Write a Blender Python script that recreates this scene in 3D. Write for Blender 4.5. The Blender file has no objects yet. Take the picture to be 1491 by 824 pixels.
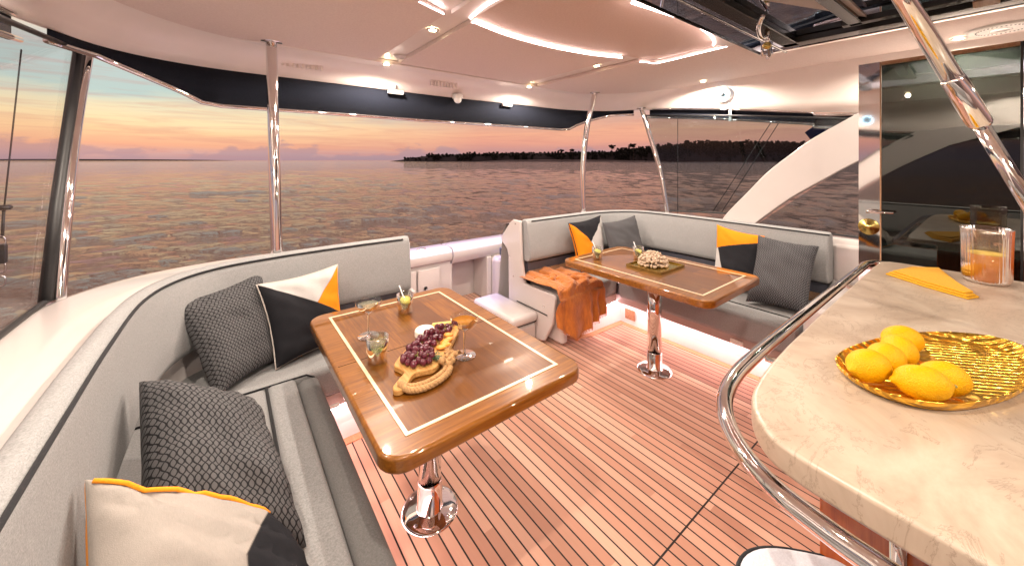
import bpy, bmesh, math, random
from mathutils import Vector, Matrix, noise
random.seed(7)
S = bpy.context.scene
COL = S.collection
PI = math.pi
V = Vector

# ------------------------------------------------------------------ materials
def lin(c):
    return tuple(((x/255)/12.92 if x/255 <= .04045 else ((x/255+.055)/1.055)**2.4) for x in c)

class NT:
    def __init__(s, name):
        s.m = bpy.data.materials.new(name); s.m.use_nodes = True
        s.t = s.m.node_tree; s.n = s.t.nodes; s.l = s.t.links
        s.b = s.n['Principled BSDF']; s.out = s.n['Material Output']
    def new(s, typ, **k):
        n = s.n.new(typ)
        for a, v in k.items(): setattr(n, a, v)
        return n
    def set(s, sock, v):
        if isinstance(v, bpy.types.NodeSocket): s.l.new(v, sock)
        else: sock.default_value = v
    def math(s, op, a, b=0.0, c=0.0):
        n = s.new('ShaderNodeMath', operation=op)
        s.set(n.inputs[0], a); s.set(n.inputs[1], b); s.set(n.inputs[2], c)
        return n.outputs[0]
    def mix(s, f, a, b, blend='MIX'):
        n = s.new('ShaderNodeMix', data_type='RGBA', blend_type=blend)
        s.set(n.inputs[0], f)
        s.set(n.inputs[6], a if isinstance(a, bpy.types.NodeSocket) else (*a, 1))
        s.set(n.inputs[7], b if isinstance(b, bpy.types.NodeSocket) else (*b, 1))
        return n.outputs[2]
    def coord(s, kind='Object', scale=(1, 1, 1)):
        c = s.new('ShaderNodeTexCoord'); m = s.new('ShaderNodeMapping')
        s.l.new(c.outputs[kind], m.inputs[0]); m.inputs['Scale'].default_value = scale
        return m.outputs[0]
    def world(s, scale=(1, 1, 1)):
        g = s.new('ShaderNodeNewGeometry'); m = s.new('ShaderNodeMapping')
        s.l.new(g.outputs['Position'], m.inputs[0]); m.inputs['Scale'].default_value = scale
        return m.outputs[0]
    def noise(s, vec, scale, detail=3, rough=.5, dist=0):
        n = s.new('ShaderNodeTexNoise'); s.l.new(vec, n.inputs['Vector'])
        n.inputs['Scale'].default_value = scale; n.inputs['Detail'].default_value = detail
        n.inputs['Roughness'].default_value = rough; n.inputs['Distortion'].default_value = dist
        return n.outputs['Fac']
    def ramp(s, f, stops):
        n = s.new('ShaderNodeValToRGB'); s.l.new(f, n.inputs[0]); e = n.color_ramp.elements
        while len(e) < len(stops): e.new(.5)
        for i, (p, c) in enumerate(stops): e[i].position = p; e[i].color = (*c, 1)
        return n.outputs[0]
    def sep(s, vec):
        n = s.new('ShaderNodeSeparateXYZ'); s.l.new(vec, n.inputs[0]); return n.outputs
    def bump(s, h, strength=.3, dist=.002):
        n = s.new('ShaderNodeBump'); s.l.new(h, n.inputs['Height'])
        n.inputs['Strength'].default_value = strength; n.inputs['Distance'].default_value = dist
        s.l.new(n.outputs[0], s.b.inputs['Normal'])
    def col(s, v): s.set(s.b.inputs['Base Color'], v if isinstance(v, bpy.types.NodeSocket) else (*v, 1))
    def p(s, **k):
        for a, v in k.items(): s.set(s.b.inputs[a.replace('_', ' ')], v)

def simple(name, c, rough=.5, metal=0, mottle=.08, scale=6, bump=0, coat=0, spec=.5):
    t = NT(name); w = t.coord('Object')
    n = t.noise(w, scale, 4, .6)
    d = tuple(x*(1-mottle) for x in c); e = tuple(min(1, x*(1+mottle)) for x in c)
    t.col(t.ramp(n, [(.3, d), (.7, e)]))
    t.p(Roughness=rough, Metallic=metal)
    t.b.inputs['Specular IOR Level'].default_value = spec
    if coat: t.p(Coat_Weight=coat, Coat_Roughness=.04)
    if bump: t.bump(t.noise(w, scale*12, 3), bump, .002)
    return t.m

def fabric(name, c1, c2, sc=2600, rough=.9, streak=(1, 1, .25)):
    t = NT(name)
    a = t.noise(t.coord('Object', streak), sc*.28, 3, .7)
    b = t.noise(t.coord('Object', (.25, .25, 1)), sc*.28, 3, .7)
    big = t.noise(t.coord('Object'), 9, 3)
    f = t.math('MULTIPLY_ADD', t.math('ADD', a, b), .5, 0)
    t.col(t.mix(t.math('MULTIPLY_ADD', big, .4, -.2), t.ramp(f, [(.38, c1), (.62, c2)]), c1))
    t.p(Roughness=rough, Sheen_Weight=.05); t.b.inputs['Specular IOR Level'].default_value = .2
    t.bump(f, .3, .0008)
    return t.m

def emis(name, c, st):
    t = NT(name); t.p(Emission_Strength=st); t.b.inputs['Emission Color'].default_value = (*c, 1)
    t.col(c); return t.m

M = {}
M['gel'] = simple('white_gelcoat', (.51, .465, .45), .22, 0, .025, 3, 0, .4)
M['ceil'] = simple('ceiling_gelcoat', (.88, .80, .76), .30, 0, .03, 4, .04, .25)
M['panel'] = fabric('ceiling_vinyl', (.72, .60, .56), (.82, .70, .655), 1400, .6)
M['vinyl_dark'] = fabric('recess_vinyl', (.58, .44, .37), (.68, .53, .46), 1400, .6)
M['sofa'] = fabric('sofa_weave', (.185, .185, .188), (.325, .323, .322), 2400)
M['bolster'] = fabric('shaded_bolster_weave', (.11, .108, .107), (.175, .172, .17))  # sofa grey darkened: shade on the front roll put into the colour
M['navy'] = fabric('navy_canvas', (.004, .005, .010), (.008, .010, .018), 1200, .95)
M['black_fabric'] = fabric('black_piping', (.010, .010, .012), (.02, .02, .023))
M['blackrub'] = simple('black_rubber', (.012, .012, .013), .45)
M['steel'] = simple('polished_steel', (.80, .79, .78), .045, 1, .01)
M['steel_b'] = simple('brushed_steel', (.62, .61, .60), .22, 1, .03)
M['darkmetal'] = simple('dark_frame', (.02, .019, .017), .18, .3)
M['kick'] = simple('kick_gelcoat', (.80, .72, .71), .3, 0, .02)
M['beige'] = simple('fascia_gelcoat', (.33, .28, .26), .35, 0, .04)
M['white_pl'] = simple('white_plastic', (.75, .73, .70), .35)
M['shelf'] = simple('dark_shelf', (.07, .07, .09), .35)
M['brass'] = simple('aged_brass', (.50, .38, .12), .25, 1, .15, 14)
M['rope'] = simple('rope_fibre', (.42, .24, .10), .9, 0, .25, 90, .6)
M['grape'] = simple('grape_skin', (.085, .012, .022), .22, 0, .5, 22, 0)
M['stem'] = simple('grape_stem', (.25, .22, .06), .7)
M['herb'] = simple('herb_leaf', (.035, .075, .02), .6, 0, .3, 50)
M['cheese'] = simple('soft_cheese', (.72, .68, .60), .6, 0, .05, 20, .2)
M['cracker'] = simple('cracker', (.62, .40, .12), .8, 0, .15, 60, .5)
M['apricot'] = simple('dried_apricot', (.75, .26, .03), .4, 0, .2, 60, .4)
M['coral'] = simple('coral_stone', (.50, .37, .27), .85, 0, .18, 60, .5)
M['napkin'] = fabric('yellow_linen', (.52, .25, .006), (.66, .34, .012))
M['straw'] = simple('clear_straw', (.85, .85, .85), .15)
M['led'] = emis('led_strip', (1, .80, .77), 16)
M['kled'] = emis('kick_led', (1, .66, .66), 30)
M['lamp'] = emis('lamp_lens', (1, .86, .55), 90)
M['spk_led'] = emis('speaker_ring_light', (.40, .75, 1), 7)
M['cone'] = simple('blue_grey_cone', (.16, .28, .36), .5)
M['red_wood'] = None

def wood(name, c1, c2, c3, axis='Y', scale=1, coat=0, rough=.4, plank=0):
    t = NT(name); w = t.world()
    x, y, z = t.sep(w)
    a, b = (x, y) if axis == 'Y' else (y, x)
    sc = (26*scale, 1.6*scale, 26*scale) if axis == 'Y' else (1.6*scale, 26*scale, 26*scale)
    if axis == 'Z': sc = (26*scale, 26*scale, 1.6*scale)
    g = t.noise(t.world(sc), 3, 5, .65, .6)
    g2 = t.noise(t.world(tuple(q*4 for q in sc)), 5, 3, .6)
    colr = t.ramp(g, [(.3, c1), (.52, c2), (.72, c3)])
    colr = t.mix(t.math('MULTIPLY', g2, .45), colr, c1)
    if plank:
        ia = t.math('FLOOR', t.math('DIVIDE', a, plank))
        off = t.math('MULTIPLY', t.math('FRACT', t.math('MULTIPLY', t.math('SINE', t.math('MULTIPLY', ia, 12.9)), 437.5)), 1.0)
        ib = t.math('FLOOR', t.math('ADD', t.math('DIVIDE', b, .34), off))
        wn = t.new('ShaderNodeTexWhiteNoise', noise_dimensions='2D')
        cb = t.new('ShaderNodeCombineXYZ'); t.set(cb.inputs[0], ia); t.set(cb.inputs[1], ib)
        t.l.new(cb.outputs[0], wn.inputs[0])
        colr = t.mix(t.math('MULTIPLY', wn.outputs[0], .9), colr, c1)
    t.col(colr); t.p(Roughness=rough)
    t.b.inputs['Specular IOR Level'].default_value = .2
    if coat: t.p(Coat_Weight=coat, Coat_Roughness=.025)
    return t.m
M['table'] = wood('varnished_walnut', (.09, .028, .003), (.20, .068, .006), (.32, .125, .012), 'Y', 1, 1, .35, .115)
M['table_edge'] = wood('varnished_edge', (.11, .036, .004), (.22, .078, .008), (.32, .125, .015), 'X', 1, 1, .3)
M['inlay'] = simple('maple_inlay', (.74, .58, .38), .3, 0, .05, 30, 0, 1)
M['board'] = wood('olive_board', (.33, .15, .04), (.52, .28, .09), (.62, .37, .14), 'Y', 1.5, 0, .5)
M['margin'] = wood('teak_margin', (.46, .22, .11), (.56, .29, .16), (.64, .36, .21), 'Y', .8, 0, .6)
M['red_wood'] = wood('cherry_panel', (.27, .045, .008), (.45, .095, .015), (.55, .14, .025), 'Z', .8, .8, .3)
M['trimwood'] = wood('satin_trim', (.25, .13, .07), (.36, .21, .12), (.44, .28, .17), 'X', 1, .3, .4)

def deck_mat():
    t = NT('teak_planks'); w = t.world(); x, y, z = t.sep(w)
    P = .0465
    q = t.math('DIVIDE', x, P)
    i = t.math('FLOOR', q); fr = t.math('SUBTRACT', q, i)
    wn = t.new('ShaderNodeTexWhiteNoise', noise_dimensions='2D')
    cb = t.new('ShaderNodeCombineXYZ'); t.set(cb.inputs[0], i)
    yo = t.math('ADD', t.math('DIVIDE', y, 1.7), t.math('MULTIPLY', i, .37))
    t.set(cb.inputs[1], t.math('FLOOR', yo)); t.l.new(cb.outputs[0], wn.inputs[0])
    base = t.ramp(wn.outputs[0], [(0, (.43, .245, .17)), (.35, (.55, .335, .24)), (.7, (.64, .41, .30)), (1, (.71, .48, .36))])
    g = t.noise(t.world((60, 1.6, 1)), 4, 5, .7)
    base = t.mix(t.math('MULTIPLY', g, .45), base, (.42, .17, .10))
    bl = t.noise(t.world((1.2, .5, 1)), 1.5, 2)
    base = t.mix(t.math('MULTIPLY', bl, .35), base, (.55, .26, .21))
    e = t.math('LESS_THAN', fr, .13)
    yl = t.math('LESS_THAN', t.math('ABSOLUTE', t.math('SUBTRACT', y, .74)), .0035)
    e = t.math('MAXIMUM', e, yl)
    t.col(t.mix(e, base, (.018, .013, .014)))
    t.p(Roughness=t.math('MULTIPLY_ADD', g, .25, .5))
    t.b.inputs['Specular IOR Level'].default_value = .22
    t.bump(g, .25, .001)
    return t.m
M['deck'] = deck_mat()

def counter_mat():
    t = NT('marbled_stone'); w = t.world()
    n1 = t.noise(w, 3.2, 6, .62, 1.8)
    v = t.math('ABSOLUTE', t.math('SUBTRACT', t.noise(t.world((1, 1.6, 1)), 5.5, 7, .7, 2.8), .5))
    c = t.ramp(n1, [(.3, (.28, .21, .155)), (.5, (.38, .30, .23)), (.7, (.46, .385, .305))])
    vein = t.ramp(v, [(0, (1, 1, 1)), (.018, (0, 0, 0))])
    patch = t.noise(t.world(), 4.3, 2)
    vf = t.math('MULTIPLY', t.math('MULTIPLY', vein, .5), t.math('GREATER_THAN', patch, .46))
    t.col(t.mix(vf, c, (.13, .09, .065))); t.p(Roughness=.32)
    return t.m
M['stone'] = counter_mat()

def lattice_mat(name, nu, nv, c_bg, c_ln, wid=.34):
    t = NT(name); u = t.coord('UV'); x, y, _ = t.sep(u)
    wob = t.noise(u, 6, 2)
    x = t.math('ADD', x, t.math('MULTIPLY', t.math('SUBTRACT', wob, .5), .03))
    a = t.math('MULTIPLY', x, nu*PI); b = t.math('MULTIPLY', y, nv*PI)
    # ogee : vertical wavy lines meeting alternately
    sw = t.math('MULTIPLY', t.math('SINE', b), .5*PI*.92)
    l1 = t.math('ABSOLUTE', t.math('SINE', t.math('ADD', a, sw)))
    l2 = t.math('ABSOLUTE', t.math('SINE', t.math('SUBTRACT', a, sw)))
    m = t.math('MINIMUM', l1, l2)
    f = t.ramp(m, [(wid*.55, (1, 1, 1)), (wid, (0, 0, 0))])
    fib = t.noise(t.coord('UV', (1, 1, 1)), 220, 2)
    bg = t.mix(fib, tuple(q*.75 for q in c_bg), tuple(q*1.25 for q in c_bg))
    t.col(t.mix(f, bg, c_ln)); t.p(Roughness=.85)
    t.b.inputs['Specular IOR Level'].default_value = .25
    t.bump(t.math('ADD', f, t.math('MULTIPLY', fib, .4)), .35, .0015)
    return t.m
M['lat'] = lattice_mat('ogee_weave', 20, 22, (.085, .083, .086), (.010, .010, .012), .44)
M['lat2'] = lattice_mat('fine_ogee_weave', 24, 26, (.09, .088, .094), (.014, .014, .016), .46)

def tri_mat(name, base, regions, seams=()):
    """colour-blocked cushion cover: regions = [([(a,b,c),...], colour)], inside all half planes a*u+b*v+c>0"""
    t = NT(name); u = t.coord('UV'); x, y, _ = t.sep(u)
    fib = t.noise(u, 240, 3, .7)
    wv = t.noise(t.coord('UV', (1, .15, 1)), 300, 2)
    def tex(colr): return t.mix(t.math('MULTIPLY', t.math('ADD', fib, wv), .5), tuple(q*.72 for q in colr), tuple(min(1, q*1.28) for q in colr))
    cur = tex(base)
    for planes, colr in regions:
        m = None
        for a, b, c in planes:
            v = t.math('ADD', t.math('ADD', t.math('MULTIPLY', x, a), t.math('MULTIPLY', y, b)), c)
            m = v if m is None else t.math('MINIMUM', m, v)
        seam = t.math('LESS_THAN', t.math('ABSOLUTE', m), .006)
        cur = t.mix(t.math('GREATER_THAN', m, 0), cur, tex(colr))
        cur = t.mix(t.math('MULTIPLY', seam, .5), cur, (.05, .045, .04))
    for a, b, c in seams:
        v = t.math('ABSOLUTE', t.math('ADD', t.math('ADD', t.math('MULTIPLY', x, a), t.math('MULTIPLY', y, b)), c))
        cur = t.mix(t.math('MULTIPLY', t.math('LESS_THAN', v, .0025), .2), cur, (.85, .80, .74))
    t.col(cur); t.p(Roughness=.9)
    t.b.inputs['Specular IOR Level'].default_value = .15
    t.bump(fib, .4, .0015)
    return t.m
ORG = (.66, .20, .008); BLK = (.014, .014, .017); WHT = (.42, .40, .39); SND = (.30, .27, .245)

def glass_mat(name, tint, gloss=.08, rough=0., gcol=(1, 1, 1), frs=.8):
    t = NT(name); t.n.remove(t.b)
    tr = t.new('ShaderNodeBsdfTransparent'); tr.inputs[0].default_value = (*tint, 1)
    gl = t.new('ShaderNodeBsdfGlossy'); gl.inputs['Roughness'].default_value = rough; gl.inputs[0].default_value = (*gcol, 1)
    fr = t.new('ShaderNodeFresnel'); fr.inputs[0].default_value = 1.5
    f = t.math('ADD', t.math('MULTIPLY', fr.outputs[0], frs), gloss)
    mx = t.new('ShaderNodeMixShader'); t.l.new(f, mx.inputs[0])
    t.l.new(tr.outputs[0], mx.inputs[1]); t.l.new(gl.outputs[0], mx.inputs[2]); t.l.new(mx.outputs[0], t.out.inputs[0])
    # faint soiling keeps it from being perfectly uniform
    return t.m
M['win_r'] = glass_mat('tinted_window', (.74, .80, .82), .008, frs=.18)
M['win_l'] = glass_mat('clear_window', (.95, .95, .95), .0, frs=.12)
M['door_gl'] = glass_mat('smoked_door_glass', (.11, .13, .12), .10, 0, (.78, .81, .78), frs=.5)
M['hatch_gl'] = glass_mat('dark_hatch_glass', (.06, .07, .08), .62, .0, (.75, .82, 1))
M['tumbler'] = glass_mat('drinking_glass', (.86, .89, .88), .10, frs=1.2)
M['frost'] = glass_mat('ribbed_glass', (.97, .91, .84), .05, .12)

def liquid(name, c, a=.5):
    t = NT(name); t.n.remove(t.b)
    tr = t.new('ShaderNodeBsdfTransparent'); tr.inputs[0].default_value = (*[min(1, q*1.2) for q in c], 1)
    df = t.new('ShaderNodeBsdfTranslucent'); df.inputs[0].default_value = (*c, 1)
    d2 = t.new('ShaderNodeBsdfPrincipled'); d2.inputs['Base Color'].default_value = (*c, 1); d2.inputs['Roughness'].default_value = .1
    m1 = t.new('ShaderNodeMixShader'); m1.inputs[0].default_value = .5
    t.l.new(df.outputs[0], m1.inputs[1]); t.l.new(d2.outputs[0], m1.inputs[2])
    m2 = t.new('ShaderNodeMixShader')
    n = t.noise(t.coord('Object'), 30, 2); t.l.new(t.math('MULTIPLY_ADD', n, .2, a-.1), m2.inputs[0])
    t.l.new(tr.outputs[0], m2.inputs[1]); t.l.new(m1.outputs[0], m2.inputs[2]); t.l.new(m2.outputs[0], t.out.inputs[0])
    return t.m
M['water_drink'] = liquid('iced_drink', (.80, .80, .72), .18)
M['gold_drink'] = liquid('amber_drink', (.75, .45, .10), .5)
M['lemonade'] = liquid('lemonade', (1.0, .62, .14), .85)
M['citrus'] = simple('citrus_slice', (.85, .72, .12), .4, 0, .15, 60)
M['lime'] = simple('lime_slice', (.42, .62, .06), .4, 0, .15, 60)

def lemon_mat():
    t = NT('lemon_peel'); w = t.coord('Object')
    n = t.noise(w, 18, 2)
    t.col(t.ramp(n, [(.3, (.60, .29, .0)), (.7, (.67, .34, .002))]))
    v = t.new('ShaderNodeTexVoronoi'); t.l.new(w, v.inputs[0]); v.inputs['Scale'].default_value = 330
    t.p(Roughness=.5); t.b.inputs['Specular IOR Level'].default_value = .2; t.bump(v.outputs[0], .6, .0015)
    return t.m
M['lemon'] = lemon_mat()

def gold_mat():
    t = NT('hammered_gold'); w = t.coord('Object'); x, y, _ = t.sep(w)
    v = t.new('ShaderNodeTexVoronoi', feature='SMOOTH_F1'); t.l.new(w, v.inputs[0]); v.inputs['Scale'].default_value = 42
    rot = t.math('ADD', t.math('MULTIPLY', x, .75), t.math('MULTIPLY', y, .66))
    rib = t.math('SINE', t.math('MULTIPLY', rot, 420))
    rib = t.math('MULTIPLY', rib, t.math('GREATER_THAN', t.noise(w, 9, 1), .44))
    t.col((.92, .56, .08)); t.p(Roughness=.3, Metallic=1.0)
    t.bump(t.math('ADD', t.math('MULTIPLY', v.outputs[0], 1.6), t.math('MULTIPLY', rib, .35)), 1.0, .010)
    return t.m
M['gold'] = gold_mat()

def throw_mat():
    t = NT('rust_throw'); w = t.coord('Object')
    n = t.noise(t.coord('Object', (1, 1, .3)), 60, 4, .7); f = t.noise(w, 400, 2)
    t.col(t.ramp(n, [(.3, (.30, .080, .006)), (.7, (.50, .15, .012))]))
    t.p(Roughness=.9, Sheen_Weight=.3); t.bump(t.math('ADD', n, f), .6, .004)
    return t.m
M['throw'] = throw_mat()

def sea_mat():
    t = NT('sea_water'); w = t.world()
    big = t.noise(t.world((1, 1.0, 1)), .14, 3, .5, .3)
    mid = t.noise(t.world((.72, 1.2, 1)), 2.1, 5, .60, .35)
    sm = t.noise(t.world((.8, 1.3, 1)), 6.0, 4, .6, .3)
    h = t.math('ADD', t.math('MULTIPLY', mid, 1.0), t.math('MULTIPLY', sm, .2))
    ln = t.new('ShaderNodeVectorMath', operation='LENGTH'); t.l.new(w, ln.inputs[0])
    gust = t.noise(t.world((.6, 1.2, 1)), .035, 3, .5)          # wind patches and calmer water further out
    fade = t.math('ADD', t.math('DIVIDE', 14.0, t.math('ADD', ln.outputs['Value'], 14.0)), .05)
    h = t.math('MULTIPLY', h, t.math('MULTIPLY', fade, t.math('MULTIPLY_ADD', gust, 1.2, .5)))
    t.col(t.mix(big, (.16, .10, .082), (.23, .15, .115)))
    t.p(Roughness=.03, IOR=2.3); t.b.inputs['Specular Tint'].default_value = (1, .88, .78, 1)
    t.bump(h, 1.0, 1.15)
    return t.m
M['sea'] = sea_mat()
M['land'] = simple('shore_ground', (.020, .016, .018), 1, 0, .3, .02)
M['sandm'] = simple('pale_sand', (.09, .075, .075), 1, 0, .3, .02)
M['leafm'] = simple('wood_foliage', (.010, .011, .008), 1, 0, .5, .05)
M['leafg'] = simple('pine_foliage', (.014, .014, .012), 1, 0, .5, .05)
M['trunkm'] = simple('pine_bark', (.03, .022, .018), 1)
M['bluefab'] = simple('blue_canvas', (.012, .018, .09), .9)
M['rigging'] = simple('rigging_line', (.02, .018, .018), .6)

# ------------------------------------------------------------------ geometry helpers
def origin(o):
    p = V((0, 0, 0))
    while o: p += o.location; o = o.parent
    return p
def mesh(name, verts, faces, mat, parent=None, smooth=False, uvs=None, at=None):
    """verts in world coordinates (unless at is given: local)"""
    me = bpy.data.meshes.new(name)
    vs = [V(v) for v in verts]
    loc = V((0, 0, 0))
    if parent is not None:
        if at is None:
            o0 = origin(parent); vs = [v-o0 for v in vs]
    elif at is None:
        xs = [v.x for v in vs]; ys = [v.y for v in vs]; zs = [v.z for v in vs]
        loc = V(((min(xs)+max(xs))/2, (min(ys)+max(ys))/2, min(zs))); vs = [v-loc for v in vs]
    me.from_pydata([tuple(v) for v in vs], [], faces)
    if smooth: me.polygons.foreach_set('use_smooth', [True]*len(me.polygons))
    me.materials.append(mat)
    if uvs:
        ul = me.uv_layers.new(name='UVMap')
        for lp in me.loops: ul.data[lp.index].uv = uvs[lp.vertex_index]
    me.update()
    o = bpy.data.objects.new(name, me); COL.objects.link(o)
    o.location = loc if at is None else at
    if parent is not None: o.parent = parent; o.location = (0, 0, 0) if at is None else at
    return o
def bev(o, w, seg=2, ang=35):
    m = o.modifiers.new('bevel', 'BEVEL'); m.width = w; m.segments = seg; m.limit_method = 'ANGLE'; m.angle_limit = math.radians(ang)
    me = o.data
    me.polygons.foreach_set('use_smooth', [True]*len(me.polygons))
    m.harden_normals = True
    return o
def subs(o, l=1):
    m = o.modifiers.new('sub', 'SUBSURF'); m.levels = l; m.render_levels = l; return o
class MB:
    def __init__(s): s.v = []; s.f = []
    def add(s, vs, fs):
        k = len(s.v); s.v += [V(v) for v in vs]; s.f += [tuple(i+k for i in f) for f in fs]; return s
    def box(s, x0, x1, y0, y1, z0, z1):
        return s.add([(x0,y0,z0),(x1,y0,z0),(x1,y1,z0),(x0,y1,z0),(x0,y0,z1),(x1,y0,z1),(x1,y1,z1),(x0,y1,z1)],
                     [(0,3,2,1),(4,5,6,7),(0,1,5,4),(1,2,6,5),(2,3,7,6),(3,0,4,7)])
    def prism(s, pts, z0, z1):
        n = len(pts)
        ar = sum(pts[i][0]*pts[(i+1)%n][1]-pts[(i+1)%n][0]*pts[i][1] for i in range(n))
        if ar < 0: pts = pts[::-1]
        return s.add([(x,y,z0) for x,y in pts]+[(x,y,z1) for x,y in pts],
            [tuple(range(n))[::-1], tuple(range(n,2*n))]+[(i,(i+1)%n,n+(i+1)%n,n+i) for i in range(n)])
    def prismx(s, pts, x0, x1):   # pts = (y,z)
        n = len(pts)
        ar = sum(pts[i][0]*pts[(i+1)%n][1]-pts[(i+1)%n][0]*pts[i][1] for i in range(n))
        if ar < 0: pts = pts[::-1]
        return s.add([(x0,y,z) for y,z in pts]+[(x1,y,z) for y,z in pts],
            [tuple(range(n))[::-1], tuple(range(n,2*n))]+[(i,(i+1)%n,n+(i+1)%n,n+i) for i in range(n)])
    def tube(s, pts, r, seg=12, closed=False, caps=True):
        pts = [V(p) for p in pts]; n = len(pts)
        rs = r if isinstance(r, (list, tuple)) else [r]*n
        up = None; rings = []
        for i, p in enumerate(pts):
            if closed: d = pts[(i+1)%n]-pts[i-1]
            else: d = pts[min(i+1,n-1)]-pts[max(i-1,0)]
            d.normalize()
            if up is None:
                up = V((0,0,1)) if abs(d.z) < .9 else V((1,0,0))
            a = (up-d*up.dot(d)).normalized(); b = d.cross(a); up = a
            rings.append([p+(a*math.cos(2*PI*k/seg)+b*math.sin(2*PI*k/seg))*rs[i] for k in range(seg)])
        vs = [v for rg in rings for v in rg]; fs = []
        m = n if closed else n-1
        for i in range(m):
            j = (i+1) % n
            for k in range(seg):
                l = (k+1) % seg
                fs.append((i*seg+k, i*seg+l, j*seg+l, j*seg+k))
        if caps and not closed:
            fs.append(tuple(range(seg))[::-1]); fs.append(tuple((n-1)*seg+k for k in range(seg)))
        return s.add(vs, fs)
    def lathe(s, prof, c=(0,0,0), seg=32, sx=1, sy=1):
        n = len(prof); vs = []; fs = []
        for r, z in prof:
            for k in range(seg):
                a = 2*PI*k/seg; vs.append((c[0]+r*sx*math.cos(a), c[1]+r*sy*math.sin(a), c[2]+z))
        for i in range(n-1):
            for k in range(seg):
                l = (k+1)%seg; fs.append((i*seg+k, i*seg+l, (i+1)*seg+l, (i+1)*seg+k))
        return s.add(vs, fs)
    def sphere(s, c, r, su=10, sv=7, sc=(1,1,1)):
        vs = [(c[0], c[1], c[2]-r*sc[2])]
        for i in range(1, sv):
            t = -PI/2+PI*i/sv
            for k in range(su):
                a = 2*PI*k/su
                vs.append((c[0]+r*sc[0]*math.cos(t)*math.cos(a), c[1]+r*sc[1]*math.cos(t)*math.sin(a), c[2]+r*sc[2]*math.sin(t)))
        vs.append((c[0], c[1], c[2]+r*sc[2])); fs = []
        for k in range(su): fs.append((0, 1+(k+1)%su, 1+k))
        for i in range(sv-2):
            for k in range(su):
                l = (k+1)%su; fs.append((1+i*su+k, 1+i*su+l, 1+(i+1)*su+l, 1+(i+1)*su+k))
        t = len(vs)-1; b = 1+(sv-2)*su
        for k in range(su): fs.append((b+k, b+(k+1)%su, t))
        return s.add(vs, fs)
    def sweep(s, path, sect, side=1, closed_sect=True, caps=True):
        """path: list (x,y); sect: list (offset,z), offset along left normal * side"""
        n = len(path); P = [V((p[0], p[1])) for p in path]; m = len(sect); vs = []; fs = []
        for i in range(n):
            if i == 0: d = (P[1]-P[0]).normalized(); nn = V((-d.y, d.x)); k = 1
            elif i == n-1: d = (P[-1]-P[-2]).normalized(); nn = V((-d.y, d.x)); k = 1
            else:
                d0 = (P[i]-P[i-1]).normalized(); d1 = (P[i+1]-P[i]).normalized()
                n0 = V((-d0.y, d0.x)); n1 = V((-d1.y, d1.x)); nn = (n0+n1).normalized(); k = 1/max(.3, nn.dot(n0))
            for o, z in sect: vs.append((P[i].x+nn.x*o*side*k, P[i].y+nn.y*o*side*k, z))
        mm = m if closed_sect else m-1
        for i in range(n-1):
            for j in range(mm):
                l = (j+1)%m; q = (i*m+j, (i+1)*m+j, (i+1)*m+l, i*m+l)
                fs.append(q if side < 0 else q[::-1])
        if caps and closed_sect:
            a = tuple(range(m)); b = tuple((n-1)*m+j for j in range(m))
            fs.append(a if side > 0 else a[::-1]); fs.append(b[::-1] if side > 0 else b)
        return s.add(vs, fs)
    def build(s, name, mat, parent=None, smooth=False, at=None):
        return mesh(name, s.v, s.f, mat, parent, smooth, None, at)
def recalc(o):
    b = bmesh.new(); b.from_mesh(o.data); bmesh.ops.recalc_face_normals(b, faces=b.faces); b.to_mesh(o.data); b.free(); return o
def catmull(pts, n=6, closed=False):
    P = [V(p) for p in pts]; out = []; N = len(P)
    rng = range(N) if closed else range(N-1)
    for i in rng:
        if closed: p0,p1,p2,p3 = P[i-1],P[i],P[(i+1)%N],P[(i+2)%N]
        else: p0,p1,p2,p3 = P[max(i-1,0)],P[i],P[i+1],P[min(i+2,N-1)]
        for k in range(n):
            t = k/n
            out.append(.5*((2*p1)+(-p0+p2)*t+(2*p0-5*p1+4*p2-p3)*t*t+(-p0+3*p1-3*p2+p3)*t**3))
    if not closed: out.append(P[-1])
    return out
def thing(name, label, cat, loc=(0,0,0), group=None, rz=0):
    o = bpy.data.objects.new(name, None); COL.objects.link(o); o.location = loc; o.rotation_euler = (0,0,rz)
    o.empty_display_size = .05
    o['label'] = label; o['category'] = cat
    if group: o['group'] = group
    return o
def tag(o, label, cat, group=None):
    o['label'] = label; o['category'] = cat
    if group: o['group'] = group
    return o
def struct(o): o['kind'] = 'structure'; return o
def dup(root, loc, label, group=None, rz=None):
    def cp(o, par):
        c = o.copy(); COL.objects.link(c)
        if par is not None: c.parent = par
        for ch in list(o.children): cp(ch, c)
        return c
    r = cp(root, None); r.location = loc; r['label'] = label
    if group: r['group'] = group
    if rz is not None: r.rotation_euler = (0,0,rz)
    return r
def mir(p): return (3.0-p[0],)+tuple(p[1:])

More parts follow.
